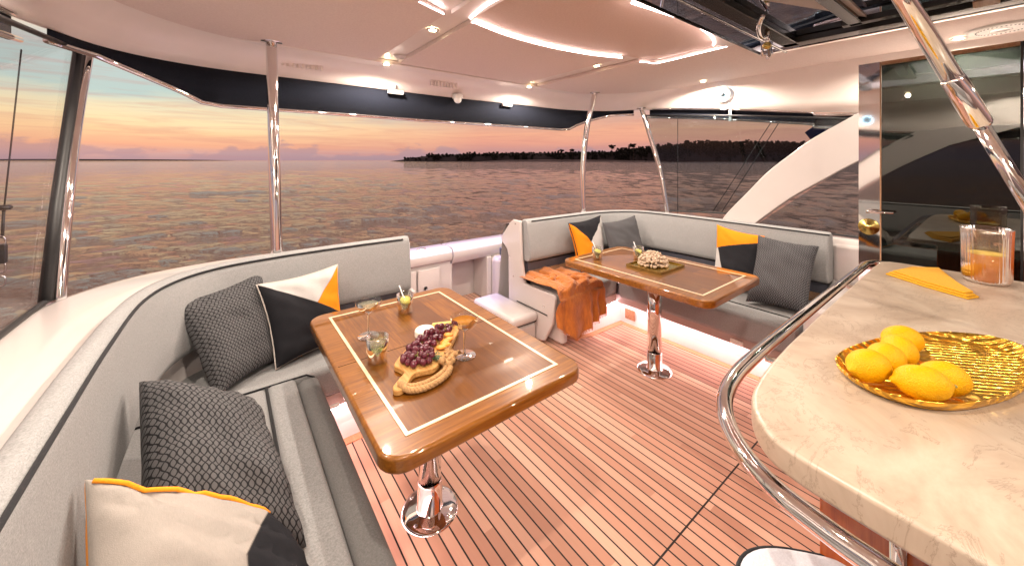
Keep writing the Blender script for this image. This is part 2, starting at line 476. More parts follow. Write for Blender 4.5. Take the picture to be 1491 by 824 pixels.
# ------------------------------------------------------------------ sea, shore
SEA = -1.35
def build_sea():
    rs = [0.0]; r = 1.2
    while r < 160: rs.append(r); r *= 1.021
    rs += [220, 400, 900, 2500, 9000, 30000]
    na = 420
    rnd = random.Random(3)
    waves = []
    for k in range(26):
        L = .55*1.22**(k % 14)*rnd.uniform(.85, 1.15); ang = rnd.gauss(math.radians(60), .75)
        waves.append((2*PI/L*math.cos(ang), 2*PI/L*math.sin(ang), .0062*L**.75, rnd.uniform(0, 6.28)))
    vs = []; fs = []
    for i, R in enumerate(rs):
        amp = 1 if R < 60 else max(0, 1-(R-60)/95)
        for j in range(na):
            a = 2*PI*j/na; x = R*math.cos(a); y = R*math.sin(a); z = 0
            if amp > 0:
                for kx, ky, A, ph in waves:
                    z += A*math.sin(kx*x+ky*y+ph)
            vs.append((x, y, SEA+z*amp*.8))
    for i in range(len(rs)-1):
        for j in range(na):
            l = (j+1)%na; fs.append((i*na+j, (i+1)*na+j, (i+1)*na+l, i*na+l))
    o = mesh('sea', vs, fs, M['sea'], None, True)
    struct(o)
build_sea()

FW = (math.sin(math.atan(417/540)), math.cos(math.atan(417/540)))
def bearing(t, d):   # t = tangent right of the view axis, at depth d
    return (FW[0]*d+FW[1]*t*d, FW[1]*d-FW[0]*t*d)
def strip(name, prof, d, depth, mat):
    """terrain ridge: prof = [(tangent, height_m)]"""
    vs = []; fs = []; n = len(prof)
    for t, h in prof:
        for dd, hh in ((0, -1.5), (depth*.12, h*.55), (depth*.35, h*.95), (depth, h), (depth*1.6, -2)):
            x, y = bearing(t, d+dd); vs.append((x, y, SEA+hh))
    for i in range(n-1):
        for j in range(4): fs.append((i*5+j, i*5+j+1, (i+1)*5+j+1, (i+1)*5+j))
    return struct(mesh(name, vs, fs, mat, None, True))
px1 = 700/540.
def tt(x): return (x-745.5)/540
rnd = random.Random(5)
strip('headland', [(tt(568), 0), (tt(585), 3), (tt(610), 9), (tt(640), 13), (tt(700), 15), (tt(760), 17), (tt(830), 17), (tt(880), 19), (tt(920), 21), (tt(980), 26), (tt(1100), 25), (tt(1300), 26), (tt(1900), 22), (tt(3000), 16)], 700, 60, M['land'])
strip('beach', [(tt(700), .2), (tt(740), 2.6), (tt(800), 3.4), (tt(870), 2.8), (tt(905), 2.2), (tt(960), .6)], 690, 14, M['sandm'])
strip('far_shore', [(tt(-500), 3), (tt(-60), 5), (tt(0), 6), (tt(60), 6.5), (tt(110), 6), (tt(180), 5), (tt(230), 4.5), (tt(300), 2.6), (tt(345), 0)], 1400, 60, M['land'])

def clump(mb, c, r, n, flat=.6, sz=.9):
    for _ in range(n):
        a = rnd.uniform(0, 2*PI); b = rnd.uniform(-1, 1); q = r*rnd.uniform(.35, 1.0)
        p = V((c[0]+q*math.cos(a)*math.sqrt(1-b*b), c[1]+q*math.sin(a)*math.sqrt(1-b*b), c[2]+q*b*flat))
        u = V((rnd.gauss(0,1), rnd.gauss(0,1), rnd.gauss(0,1))).normalized(); w = u.cross(V((rnd.gauss(0,1), rnd.gauss(0,1), rnd.gauss(0,1)))).normalized()
        s = sz*rnd.uniform(.5, 1.3)
        mb.add([p-u*s-w*s*.6, p+u*s-w*s*.5, p+u*s*.8+w*s, p-u*s*.7+w*s*.8], [(0,1,2,3)])
def build_wood():
    mb = MB()
    for layer, dd in enumerate((8, 22, 40)):
        x = 590.0
        while x < 1700:
            d = 700+dd+rnd.uniform(-6, 6)
            if x < 900: top = 10+5*noise.noise(V((x*.03, layer, 0)))+rnd.uniform(0, 3) + (x-590)/310*7
            else: top = 24+min(1, (x-900)/150)*10+4.5*noise.noise(V((x*.021, layer, 4)))+rnd.uniform(-1.5, 2.5)
            if x < 620: top *= .6
            if x > 950: top += 3
            gx, gy = bearing(tt(x), d)
            base = 4 if x < 900 else 2
            rr = 4.2 if x > 900 else 2.8
            z = base
            while z < top:
                clump(mb, (gx+rnd.uniform(-2, 2), gy+rnd.uniform(-2, 2), SEA+z), rr*(1 if z < top-4 else .7), 22 if x > 900 else 14, .8, 1.5)
                z += rr*.75
            x += rnd.uniform(4.0, 6.5) if x > 900 else rnd.uniform(3, 5)
    o = mb.build('distant_wood', M['leafm'])
    o['kind'] = 'stuff'; o['label'] = 'dark wood of evergreen trees along the shoreline'
build_wood()
def pine(x, H, label, r=6, sep=1.):
    gx, gy = bearing(tt(x), 693); z0 = SEA+6
    root = thing('pine_tree', label, 'tree', (gx, gy, z0), 'tall pines standing above the shoreline wood')
    tb = MB().tube([(gx, gy, z0-4), (gx+.8, gy, z0+H*.5), (gx+.3, gy+.4, z0+H*.92)], [.55, .4, .15], 7)
    for k in range(5):
        a = rnd.uniform(0, 6.28); zz = z0+H*(.62+.06*k)
        tb.tube([(gx+.5, gy, zz-1), (gx+r*.6*math.cos(a), gy+r*.6*math.sin(a), zz+1.6)], [.2, .08], 5)
    tb.build('trunk', M['trunkm'], root)
    cb = MB()
    for k in range(11):
        a = rnd.uniform(0, 6.28); q = r*rnd.uniform(.1, .85)
        clump(cb, (gx+q*math.cos(a), gy+q*math.sin(a), z0+H*rnd.uniform(.78, .98)), r*.42, 40, .45, .95)
    cb.build('crown', M['leafg'], root)
pine(818, 16, 'small round headed pine left of the pair of pines on the headland', 4)
pine(833, 17, 'slim pine nearest the beach on the headland, just left of the curved post', 4.5)
pine(891, 24, 'broad flat topped pine standing alone right of the curved post', 7)
pine(922, 27, 'wide crowned pine at the end where the taller wood begins', 8)
pine(1001, 33, 'tall pine rising above the wood behind the tinted window', 8)
pine(1020, 33, 'second tall pine with umbrella crown seen through tinted window', 8)

# ------------------------------------------------------------------ hull / deck
DX0, DX1 = .18, 2.82
deck = struct(MB().box(.05, 2.95, -2.6, 3.6, -.06, 0).build('deck', M['deck']))
# margin boards (sheets 3 mm above the deck planks)
def ribbon(path, w, side, z, name, mat, parent=None, h=.003):
    return MB().sweep(path, [(0, z-h), (w, z-h), (w, z), (0, z)], side).build(name, mat, parent)
kR = [(2.82, -1.6), (2.82, 2.05)] + [(2.46, 2.06)] + [tuple(p)[:2] for p in catmull([(2.40, 2.06, 0), (2.28, 2.10, 0), (2.20, 2.19, 0), (2.16, 2.34, 0), (2.14, 2.6, 0)], 6)]
kL = [mir(p) for p in kR]
for kk, sd in ((kR, 1), (kL, -1)):
    struct(ribbon(kk, .05, sd, .004, 'margin_board', M['margin'], None, .006))

hull = thing('yacht_hull', 'white gelcoat hull coaming and transom surrounding the teak cockpit', 'boat hull', (1.5, 1.5, -1.3))
def outerL():
    return [tuple(p)[:2] for p in catmull([(-.62, -2.6, 0), (-.63, 0, 0), (-.64, 1.6, 0), (-.60, 2.2, 0), (-.44, 2.52, 0), (-.15, 2.68, 0), (.3, 2.72, 0), (1.0, 2.70, 0)], 6)]
def innerL():
    return [tuple(p)[:2] for p in catmull([(-.322, -2.6, 0), (-.322, 0, 0), (-.318, 1.6, 0), (-.300, 1.94, 0), (-.215, 2.185, 0), (-.05, 2.34, 0), (.2, 2.412, 0), (1.0, 2.44, 0)], 6)]
for sgn in (0, 1):
    O, I = outerL(), innerL()
    if sgn:
        O = [mir(p) for p in O]
        I = [tuple(p)[:2] for p in catmull([(3.44, -2.6, 0), (3.44, .1, 0), (3.425, 1.3, 0), (3.415, 1.9, 0), (3.35, 2.20, 0), (3.19, 2.365, 0), (2.95, 2.45, 0), (2.0, 2.485, 0)], 6)]
    vs = []; fs = []; n = len(O)
    for o_, i_ in zip(O, I):
        ox, oy = o_; ix, iy = i_
        dx, dy = ix-ox, iy-oy; L = math.hypot(dx, dy); dx /= L; dy /= L
        zt = .885
        for (q, z) in ((-.16, -1.5), (-.10, .2), (-.03, .78), (.0, .85), (.03, zt-.004), (.06, zt), (L*.6, zt+.003), (L, zt), (L, .40)):
            vs.append((ox+dx*q, oy+dy*q, z))
    for i in range(n-1):
        for j in range(8):
            q = (i*9+j, i*9+j+1, (i+1)*9+j+1, (i+1)*9+j); fs.append(q if sgn else q[::-1])
    recalc(mesh('coaming', vs, fs, M['gel'], hull, True))
# lower aft bulwark with rolled top
roll = [(0, .0), (0, .47), (-.03, .485), (-.045, .52), (-.04, .565), (-.01, .595), (.04, .605), (.20, .60), (.25, .57), (.28, -1.5)]
tb = MB().sweep([(-.5, 3.20), (1.73, 3.22)], roll, 1)
recalc(bev(tb.build('transom', M['gel'], hull), .006))
tb = MB().sweep([(1.745, 3.222), (2.50, 3.23)], [(.0, .44), (-.03, .485), (-.045, .52), (-.04, .565), (-.01, .595), (.04, .605), (.20, .60), (.25, .57), (.28, -1.5), (.24, -1.5), (.24, .44)], 1)
recalc(bev(tb.build('transom', M['gel'], hull), .006))
tb = MB().sweep([(2.52, 3.232), (3.5, 3.20)], roll, 1)
recalc(bev(tb.build('transom', M['gel'], hull), .006))
MB().box(1.72, 1.745, 3.22, 3.46, -.05, .44).build('gate_post', M['gel'], hull)
bev(MB().box(2.14, 2.20, 3.19, 3.46, 0, .45).build('gate_post', M['gel'], hull), .015, 3)
bev(MB().box(2.20, 2.44, 3.10, 3.40, 0, .445).build('gate_post', M['gel'], hull), .05, 4)
for X in (-.55, 3.49):
    MB().box(X, X+.06, 2.6, 3.3, -1.5, .55).build('hull_side', M['gel'], hull)
# under deck body so that no water shows beneath
MB().box(-.5, 3.5, -2.6, 3.45, -1.5, -.07).build('lower_hull', M['gel'], hull)
# transom locker doors and latch
def locker(x0, x1, label, lk=True):
    r = thing('locker_door', label, 'door', ((x0+x1)/2, 3.19, .05), 'locker doors along the transom')
    bev(MB().box(x0, x1, 3.186, 3.196, .06, .44).build('door_panel', M['gel'], r), .003)
    if lk: MB().lathe([(0, -.004), (.016, -.004), (.018, 0), (.018, .004)]).build('latch', M['steel_b'], r, True, at=(0, 0, 0)).matrix_local = Matrix.Translation((.07-(x1-x0)/2, -.008, .22)) @ Matrix.Rotation(PI/2, 4, 'X')
    return r
locker(1.385, 1.60, 'white transom locker door with a round latch')
locker(1.14, 1.365, 'plain white transom locker door nearest the grey sofa end', False)
la = thing('door_latch', 'small black lever latch in the recessed gate bay', 'latch', (2.02, 3.45, .42))
MB().box(1.93, 2.06, 3.43, 3.442, .415, .43).build('lever', M['blackrub'], la)
MB().box(2.055, 2.08, 3.43, 3.45, .38, .45).build('plate', M['darkmetal'], la)
cl = thing('cleat_cover', 'dark oval deck fitting on the rolled top of the transom', 'deck fitting', (1.47, 3.31, .605))
MB().lathe([(0, .006), (.035, .006), (.04, 0)], (0,0,0), 20, 1.2, .6).build('cap', M['steel_b'], cl, True, at=(0,0,0))
hd = thing('gate_bumper', 'grey curved bumper pad on the gate post behind the end panel', 'bumper', (2.4, 3.15, .5))
bev(MB().box(2.22, 2.50, 3.06, 3.10, .47, .56).build('pad', M['shelf'], hd), .03, 4)
# step beside right-hand sofa
st = thing('boarding_step', 'low white step with rounded top beside the end panel of the far sofa', 'step', (1.85, 2.45, 0))
bev(MB().box(1.74, 1.985, 2.24, 2.78, 0, .15).build('riser', M['gel'], st), .03, 4)
MB().box(1.745, 1.98, 2.245, 2.775, .15, .158).build('seam', M['blackrub'], st)
bev(MB().box(1.72, 1.99, 2.22, 2.80, .158, .235).build('tread', M['gel'], st), .035, 5)

# ------------------------------------------------------------------ sofas
def arc_path(right):
    P = [(2.02, 2.50, 0), (2.5, 2.495, 0), (2.95, 2.47, 0), (3.20, 2.38, 0), (3.37, 2.20, 0), (3.43, 1.9, 0), (3.435, 1.3, 0), (3.42, .69, 0)]
    if not right: P = [(.975, 2.455, 0), (.55, 2.455, 0), (.2, 2.43, 0), (-.06, 2.36, 0), (-.23, 2.20, 0), (-.315, 1.95, 0), (-.335, 1.55, 0), (-.335, 1.1, 0), (-.33, .5, 0), (-.32, -1.2, 0)]
    return [tuple(p)[:2] for p in catmull(P, 6)]
def sofa(right):
    if right:
        root = thing('corner_sofa', 'grey corner sofa on the far side behind the smaller looking table with coral', 'sofa', (3.1, 1.5, 0), 'grey corner sofas with black piping')
    else:
        root = thing('corner_sofa', 'grey corner sofa in the left foreground around the table with grapes', 'sofa', (-.1, 1.2, 0), 'grey corner sofas with black piping')
    side = -1 if right else 1   # inward normal
    path = arc_path(right)
    if not right: side = 1
    path3 = path
    # inward is to the right for right sofa (path goes +X then -Y) -> right normal = -left
    sd = -1 if right else 1
    sect = [(-.005, .60), (-.012, .66), (-.006, .86), (.006, .915), (.03, .938), (.065, .940), (.088, .925), (.099, .895), (.112, .82), (.130, .70), (.138, .63), (.128, .598), (.09, .585), (.02, .585)]
    if not right: sect = [(o*.82, z) for o, z in sect]
    o = MB().sweep(path, sect, sd).build('backrest', M['sofa'], root, True); recalc(o); bev(o, .014, 3, 60)
    # piping just inside the top edge
    def off(path, d, z):
        out = []
        for i, p in enumerate(path):
            a = V(path[max(i-1, 0)]); b = V(path[min(i+1, len(path)-1)]); t = (b-a).normalized(); n = V((-t.y, t.x))*sd
            out.append((p[0]+n.x*d, p[1]+n.y*d, z))
        return out
    MB().tube(off(path[1:], .090 if right else .076, .925), .0052, 8).build('piping', M['black_fabric'], root, True)
    def X(x): return x if right else 3.0-x
    def bx(name, x0, x1, y0, y1, z0, z1, mat, w=.0, seg=3, par=None):
        a, b = sorted((X(x0), X(x1))); q = MB().box(a, b, y0, y1, z0, z1).build(name, mat, par or root)
        if w: bev(q, w, seg)
        return q
    yend = .71 if right else -1.2
    xe = 2.05 if right else 2.02
    # seat cushions: aft and side, inner flat + front bolster
    bx('seat_cushion', xe, 3.34, 1.975, 2.42, .29, .445, M['sofa'], .035, 4)
    bx('seat_cushion', 2.86, 3.33, yend, 1.965, .29, .445, M['sofa'], .02, 3)
    if right:
        bx('front_bolster', 2.655, 2.855, yend, 1.965, .275, .447, M['sofa'], .035, 4)
    else:
        bx('front_bolster', 2.745, 2.855, yend, 1.965, .30, .449, M['sofa'], .02, 4)
        bx('shaded_front_edge', 2.655, 2.743, yend, 1.95, .275, .443, M['bolster'], .03, 4)  # separate darker strip for the shaded side of the front roll
    MB().tube([(X(2.857), yend+.01, .438), (X(2.857), 1.97, .438)], .0055, 8).build('seam_piping', M['black_fabric'], root, True)
    MB().tube([(X(2.66), 1.971, .30), (X(2.668), 1.971, .42), (X(2.70), 1.971, .440), (X(3.30), 1.971, .440)], .0045, 8).build('seam_piping', M['black_fabric'], root, True)
    # fascia, plinth
    f1 = MB().sweep([(X(2.70), yend), (X(2.70), 2.005), (X(xe+.01), 2.005)], [(0, .285), (.03, .20), (.30, .20), (.30, .285)], (-1 if right else 1))
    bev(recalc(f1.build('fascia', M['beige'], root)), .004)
    kk = [p for p in (kR if right else kL)]
    kk = [(kk[0][0], yend)]+kk[1:]
    k1 = MB().sweep(kk, [(0, 0), (.004, .03), (.012, .08), (.012, .20), (.06, .20), (.06, 0)], (-1 if right else 1))
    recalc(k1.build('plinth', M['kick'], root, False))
    # back panel under the back cushions (shelf) + dark strip
    pz = MB().sweep([(X(xe), 2.43), (X(3.30), 2.38), (X(3.36), 2.1), (X(3.36), yend)], [(0, .30), (0, .57), (.05, .57), (.05, .30)], (1 if right else -1))
    recalc(pz.build('back_panel', M['shelf'], root))
    pz = MB().sweep([(X(xe), 2.425), (X(3.29), 2.375), (X(3.352), 2.1), (X(3.352), yend)], [(-.012, .43), (-.012, .50), (.02, .50), (.02, .43)], (1 if right else -1))
    recalc(pz.build('wood_trim', M['trimwood'], root))
    # latches on the fascia
    for (x, y) in ((2.42, 1.995), (2.30, 1.995)) if right else ((.62+1.9, 1.995),):
        pass
    l = bx('pull', 2.55, 2.61, 1.988, 2.0, .222, .240, M['white_pl'], .003)
    l = bx('pull', 2.688, 2.70, 1.00, 1.08, .222, .250, M['white_pl'], .003)
    # kick LEDs tucked beneath the fascia
    bx('led_strip', 2.78, 2.80, yend+.02, 2.0, .190, .198, M['kled'])
    bx('led_strip', 2.42, 2.76, 2.035, 2.05, .190, .198, M['kled'])
    return root
sofR = sofa(True); sofL = sofa(False)
# end panel of the far sofa
prof = [(2.56,.93),(2.60,.905),(2.745,.745),(2.73,.715),(2.65,.655),(2.63,.60),(2.62,.0),(2.28,.0),(2.16,.02),(2.06,.19),(2.03,.39),(2.05,.415),(2.40,.415),(2.44,.60),(2.46,.93)]
ep = bev(MB().prismx(prof, 1.985, 2.015).build('end_panel', M['gel'], sofR), .012, 3)
MB().box(1.981, 1.9845, 2.12, 2.50, .235, .243).build('seam', M['blackrub'], sofR)
for (y, z) in ((2.52,.90),(2.60,.60),(2.16,.30),(2.55,.44)):
    MB().sphere((1.984, y, z), .008, 8, 5).build('screw', M['steel_b'], sofR, True)
bev(MB().box(2.045, 2.12, 2.02, 2.40, .02, .415).build('end_base', M['gel'], sofR), .03, 4)
bev(MB().box(.955, .985, 2.30, 2.48, .40, .60).build('end_panel', M['gel'], sofL), .01)
bev(MB().box(.93, .985, 2.02, 2.40, .02, .285).build('end_base', M['gel'], sofL), .02)
# console forward of far sofa
cons = thing('side_console', 'white moulded side console at the forward end of the far sofa', 'console', (3.2, .55, 0))
bev(MB().box(2.72, 3.60, .42, .695, .0, .585).build('body', M['gel'], cons), .03, 4)
bev(MB().box(3.42, 3.62, .30, .70, .585, .86).build('back_ledge', M['gel'], cons), .03, 4)
pg = MB().box(2.816, 2.819, 1.90, 2.0, .045, .135)
tag(bev(pg.build('access_hatch', M['trimwood']), .002), 'small framed access plate in the lit plinth corner', 'hatch')

# ------------------------------------------------------------------ tables
def rrect(x0, x1, y0, y1, r, n=6):
    pts = []
    for cx, cy, a0 in ((x1-r, y1-r, 0), (x0+r, y1-r, 90), (x0+r, y0+r, 180), (x1-r, y0+r, 270)):
        for k in range(n+1):
            a = math.radians(a0+90*k/n); pts.append((cx+r*math.cos(a), cy+r*math.sin(a)))
    return pts
def table():
    root = thing('pedestal_table', 'varnished wooden table carrying the grape board, in the left foreground', 'table', (.672, 1.43, 0), 'varnished pedestal tables on the teak deck')
    TX0, TX1, TY0, TY1 = .305, 1.03, .892, 1.972
    o = MB().prism(rrect(TX0, TX1, TY0, TY1, .07), .664, .709).build('tabletop', M['table_edge'], root); bev(o, .011, 4)
    o = MB().prism([(TX0+.088, TY0+.08), (TX1-.088, TY0+.08), (TX1-.088, TY1-.08), (TX0+.088, TY1-.08)], .7092, .7105).build('centre_panel', M['table'], root)
    mb = MB(); a, b, c, d = TX0+.088, TX1-.088, TY0+.08, TY1-.08; w = .011
    for q in ((a-w, b+w, c-w, c), (a-w, b+w, d, d+w), (a-w, a, c, d), (b, b+w, c, d)):
        mb.box(q[0], q[1], q[2], q[3], .7092, .7112)
    mb.build('inlay', M['inlay'], root)
    mb = MB()
    mb.box(TX0+.012, a-w-.001, 1.428, 1.4305, .7092, .7098); mb.box(b+w+.001, TX1-.012, 1.428, 1.4305, .7092, .7098)
    mb.box(a+.002, b-.002, 1.428, 1.4305, .7106, .7112)
    mb.build('leaf_seam', M['darkmetal'], root)
    MB().box(.50, .84, 1.2, 1.66, .640, .663).build('support_frame', M['steel_b'], root)
    MB().lathe([(.0, .639), (.046, .639), (.046, .13), (.0, .13)], (.672, 1.43, 0), 40).build('column', M['steel'], root, False)
    MB().lathe([(.0465, .128), (.051, .122), (.051, .016), (.06, .012)], (.672, 1.43, 0), 40).build('collar', M['steel'], root, True)
    MB().lathe([(0, .014), (.085, .014), (.108, .009), (.117, .004), (.118, .0)], (.672, 1.43, 0), 48).build('base_plate', M['steel'], root, True)
    for k in range(4):
        a = k*PI/2+.5; MB().sphere((.672+.092*math.cos(a), 1.43+.092*math.sin(a), .0135), .008, 10, 5, (1, 1, .35)).build('screw', M['steel_b'], root, True)
    for ch in root.children:
        if ch.name.startswith('column'):
            ch.data.polygons.foreach_set('use_smooth', [True]*len(ch.data.polygons))
    return root
T1 = table()
T2 = dup(T1, (2.352, 1.43, 0), 'varnished wooden table with a coral centrepiece in front of the far sofa')
TZ = .7112

# ------------------------------------------------------------------ counter, rail, cabinet, stool
cpts = [(2.60, -2.0), (2.60, .27), (2.59, .315), (2.555, .338)] + [(2.40, .343), (1.6, .343), (1.2, .340)] + [tuple(p)[:2] for p in catmull([(1.06, .335, 0), (.97, .328, 0), (.90, .317, 0), (.851, .299, 0), (.812, .274, 0), (.782, .242, 0), (.768, .20, 0), (.761, .153, 0), (.756, .10, 0), (.752, .04, 0), (.750, -.05, 0), (.750, -.2, 0)], 5)] + [(.75, -2.0)]
ct = thing('bar_counter', 'cream marbled stone bar counter with rounded end and cherry wood cabinet', 'counter', (1.7, -.5, 0))
bev(MB().prism(cpts, .898, .95).build('countertop', M['stone'], ct), .009, 3)
bev(MB().box(.955, 2.5, -2.0, .215, .02, .896).build('cabinet', M['red_wood'], ct), .004)
MB().box(.951, .9545, -.12, -.115, .05, .88).build('cabinet_seam', M['blackrub'], ct)
MB().box(.9, 2.55, -2.0, .26, 0, .019).build('plinth', M['kick'], ct)
rl = thing('grab_rail', 'polished steel grab rail curving around the end of the bar counter', 'rail', (1.2, .39, .92))
rp = catmull([(2.66, .20, .92), (2.66, .33, .92), (2.60, .385, .92), (2.45, .392, .92), (1.9, .394, .92), (1.4, .394, .92), (1.15, .393, .92), (.99, .386, .92), (.88, .364, .92), (.795, .322, .92), (.735, .268, .92), (.700, .212, .92), (.684, .155, .92), (.675, .10, .92), (.672, 0, .92), (.672, -.6, .92)], 7)
MB().tube(rp, .0165, 20).build('rail_tube', M['steel'], rl, True)
for p, q in (((1.22, .393, .905), (1.22, .33, .893)), ((2.2, .393, .905), (2.2, .33, .893)), ((.672, -.15, .905), (.77, -.15, .893))):
    MB().tube([p, (p[0], p[1], .885), (q[0], q[1], .885), (q[0], q[1], .8975)], .009, 10).build('bracket', M['steel'], rl, True)
tg = thing('towel_rail', 'short vertical steel stanchion on the cherry cabinet face', 'stanchion', (.93, .12, .5))
MB().tube([(.925, .10, .02), (.925, .10, .895)], .012, 12).build('tube', M['steel'], tg, True)
MB().box(.925, .953, .06, .075, .78, .82).build('bracket', M['white_pl'], tg)
MB().box(.930, .953, .02, .04, .70, .86).build('plate', M['steel_b'], tg)
stl = thing('bar_stool', 'pale padded bar stool with dark piping tucked under the grab rail', 'stool', (.79, .17, 0))
sq = []
for k in range(48):
    a = 2*PI*k/48; e = .75
    x = math.copysign(abs(math.cos(a))**e, math.cos(a))*.155; y = math.copysign(abs(math.sin(a))**e, math.sin(a))*.125
    an = math.radians(-50); sq.append((.839+x*math.cos(an)-y*math.sin(an), .152+x*math.sin(an)+y*math.cos(an)))
bev(MB().prism(sq, .60, .662).build('seat', fabric('stool_vinyl', (.50, .50, .55), (.62, .62, .68)), stl), .018, 4)
MB().tube([(x*1.0, y, .648) for x, y in sq], .006, 8, True).build('piping', M['black_fabric'], stl, True)
MB().lathe([(.0, .60), (.024, .60), (.024, .03), (.16, .012), (.17, 0)], (.86, .14, 0), 28).build('pedestal', M['steel'], stl, True)

# ------------------------------------------------------------------ hardtop / ceiling
ht = thing('hardtop', 'white moulded hardtop roof with recessed ceiling panels', 'roof', (1.5, 1.5, 2.17))
def loop(kind):
    U = [(3.53, -2.6, 2.17), (3.535, -1, 2.17), (3.54, .2, 2.17), (3.545, .8, 2.17), (3.57, 1.4, 2.17), (3.58, 1.85, 2.17), (3.50, 2.25, 2.17), (3.30, 2.55, 2.17), (3.0, 2.74, 2.17), (2.5, 2.84, 2.17), (1.5, 2.87, 2.17)]
    Lo = [(3.62, -2.6, 1.76), (3.62, -1, 1.77), (3.62, .2, 1.775), (3.62, .8, 1.815), (3.62, 1.4, 1.895), (3.63, 1.9, 1.955), (3.60, 2.35, 2.0), (3.44, 2.72, 2.01), (3.1, 2.95, 2.02), (2.5, 3.04, 2.03), (1.5, 3.07, 2.03)]
    P = U if kind == 0 else Lo
    P = P+[(3.0-x, y, z) for x, y, z in P[:-1][::-1]]
    return catmull(P, 5)
U, Lo = loop(0), loop(1); n = len(U)
vs = []; fs = []
NR = 8
for i in range(n):
    u, l = U[i], Lo[i]
    h = u.z-l.z; dirv = V((l.x-u.x, l.y-u.y, 0))
    dn = dirv.normalized()
    ring = [u+V((0,0,.0)), u+dirv*.30+V((0,0,-h*.12)), u+dirv*.62+V((0,0,-h*.42)), u+dirv*.80+V((0,0,-h*.70)), u+dirv*.86+V((0,0,-h*.74)), l+V((0,0,0)), l+dn*.03, l+dn*.075+V((0,0,.10)), V((l.x, l.y, 2.27))+dn*.02]
    vs += ring
m = 9
for i in range(n-1):
    for j in range(m-1): fs.append((i*m+j, i*m+j+1, (i+1)*m+j+1, (i+1)*m+j))
o = mesh('overhang', vs, fs, M['ceil'], ht, True); recalc(o)
# base ceiling (z 2.19 recess) and roof skin as prisms
ring2 = [(p.x, p.y) for p in U]
MB().prism(ring2, 2.195, 2.26).build('roof_core', M['ceil'], ht)
# slabs that leave a recess C
def arcpts(P, k=8): return [tuple(p)[:2] for p in catmull([(x, y, 0) for x, y in P], k)]
aftarc = arcpts([(1.03, 1.668), (1.3, 1.725), (1.65, 1.735), (2.0, 1.685), (2.24, 1.60)])
fwdarc = arcpts([(1.08, 1.12), (1.25, 1.05), (1.45, .995), (1.88, .955), (2.2, .985), (2.40, 1.06)])
# outer ring slab: from U loop to inner opening box (X .72..2.56, Y .90..2.78)
def rectloop(x0, x1, y0, y1): return [(x0, y0), (x1, y0), (x1, y1), (x0, y1)]
MB().prism([(p.x, p.y) for p in U if p.x < .9 and p.y < 2.60] + [(.0, 2.66), (.3, 2.76), (.86, 2.80), (.86, 1.67), (.68, 1.60), (.68, -2.6)][:], 2.168, 2.1945)
sl = []
left = [(p.x, p.y) for p in U if p.x < .86]     # runs aft -> forward on the left side
slabL = left + [(.70, -2.6), (.70, 1.60), (.862, 1.665), (.862, 2.70)]
o = MB().prism(slabL, 2.168, 2.1935).build('ceiling_panel', M['panel'], ht); bev(o, .006, 2)
aft = [(1.02, 2.70), (1.02, 1.678)] + aftarc[1:-1] + [(2.22, 1.61), (2.22, 2.72)]
o = MB().prism(aft, 2.168, 2.1935).build('ceiling_panel', M['panel'], ht); bev(o, .006, 2)
right = [(p.x, p.y) for p in U if p.x > 2.4]
slabR = right + [(2.41, 2.72), (2.40, 1.585), (2.545, 1.515), (2.51, .96), (2.86, .96), (2.86, -2.6)]
o = MB().prism(slabR, 2.166, 2.1935).build('ceiling_panel', M['panel'], ht); bev(o, .006, 2)
rim = [(p.x, p.y) for p in U if p.y > 2.52 and p.x < 2.9 and p.x > .0]
o = MB().prism([(p.x, p.y) for p in U if .0 < p.x < 3.0 and p.y > 2.5] + [(.02, 2.725), (1.5, 2.735), (2.98, 2.725)], 2.162, 2.1935)
bev(o.build('ceiling_rim', M['ceil'], ht), .006, 2)
fwdslab = fwdarc + [(2.50, 1.0), (2.50, .955), (1.0, .955), (.72, .955), (.72, 1.30), (.95, 1.30)]
o = MB().prism(fwdarc[::1] + [(2.505, 1.02), (2.505, .945), (1.02, .945)], 2.160, 2.1935).build('ceiling_lip', M['ceil'], ht); bev(o, .006, 2)
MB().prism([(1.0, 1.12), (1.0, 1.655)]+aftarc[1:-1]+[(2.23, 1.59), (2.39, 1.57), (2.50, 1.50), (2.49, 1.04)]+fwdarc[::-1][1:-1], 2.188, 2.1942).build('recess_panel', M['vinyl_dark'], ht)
MB().box(.885, .998, -.2, 1.64, 2.172, 2.1935).build('ceiling_beam', M['ceil'], ht)
def led(pts, label, r=.0055):
    p = catmull(pts, 8); o = MB().tube(p, r, 6).build('led_strip', M['led'], None, True)
    tag(o, label, 'light strip', 'light strips let into the ceiling panels')
led([(1.03, 1.660, 2.172), (1.3, 1.716, 2.172), (1.65, 1.727, 2.172), (2.0, 1.677, 2.172), (2.22, 1.60, 2.172)], 'long curved light strip along the aft edge of the ceiling recess', .0035)
led([(1.45, .993, 2.158), (1.88, .953, 2.158), (2.2, .983, 2.158), (2.385, 1.052, 2.158)], 'bright curved light strip at the forward edge of the ceiling recess', .006)
led([(.69, 1.597, 2.172), (.78, 1.632, 2.172), (.855, 1.660, 2.172)], 'short light strip at the stepped corner of the left ceiling panel', .003)
led([(.965, 1.25, 2.170), (.962, 1.45, 2.170), (.985, 1.62, 2.170)], 'short bright light strip on the beam end above the near table', .006)
led([(2.40, 1.577, 2.166), (2.46, 1.55, 2.166), (2.535, 1.51, 2.166), (2.52, 1.2, 2.166), (2.507, .97, 2.166)], 'thin angled light line beside the folded window panel', .002)

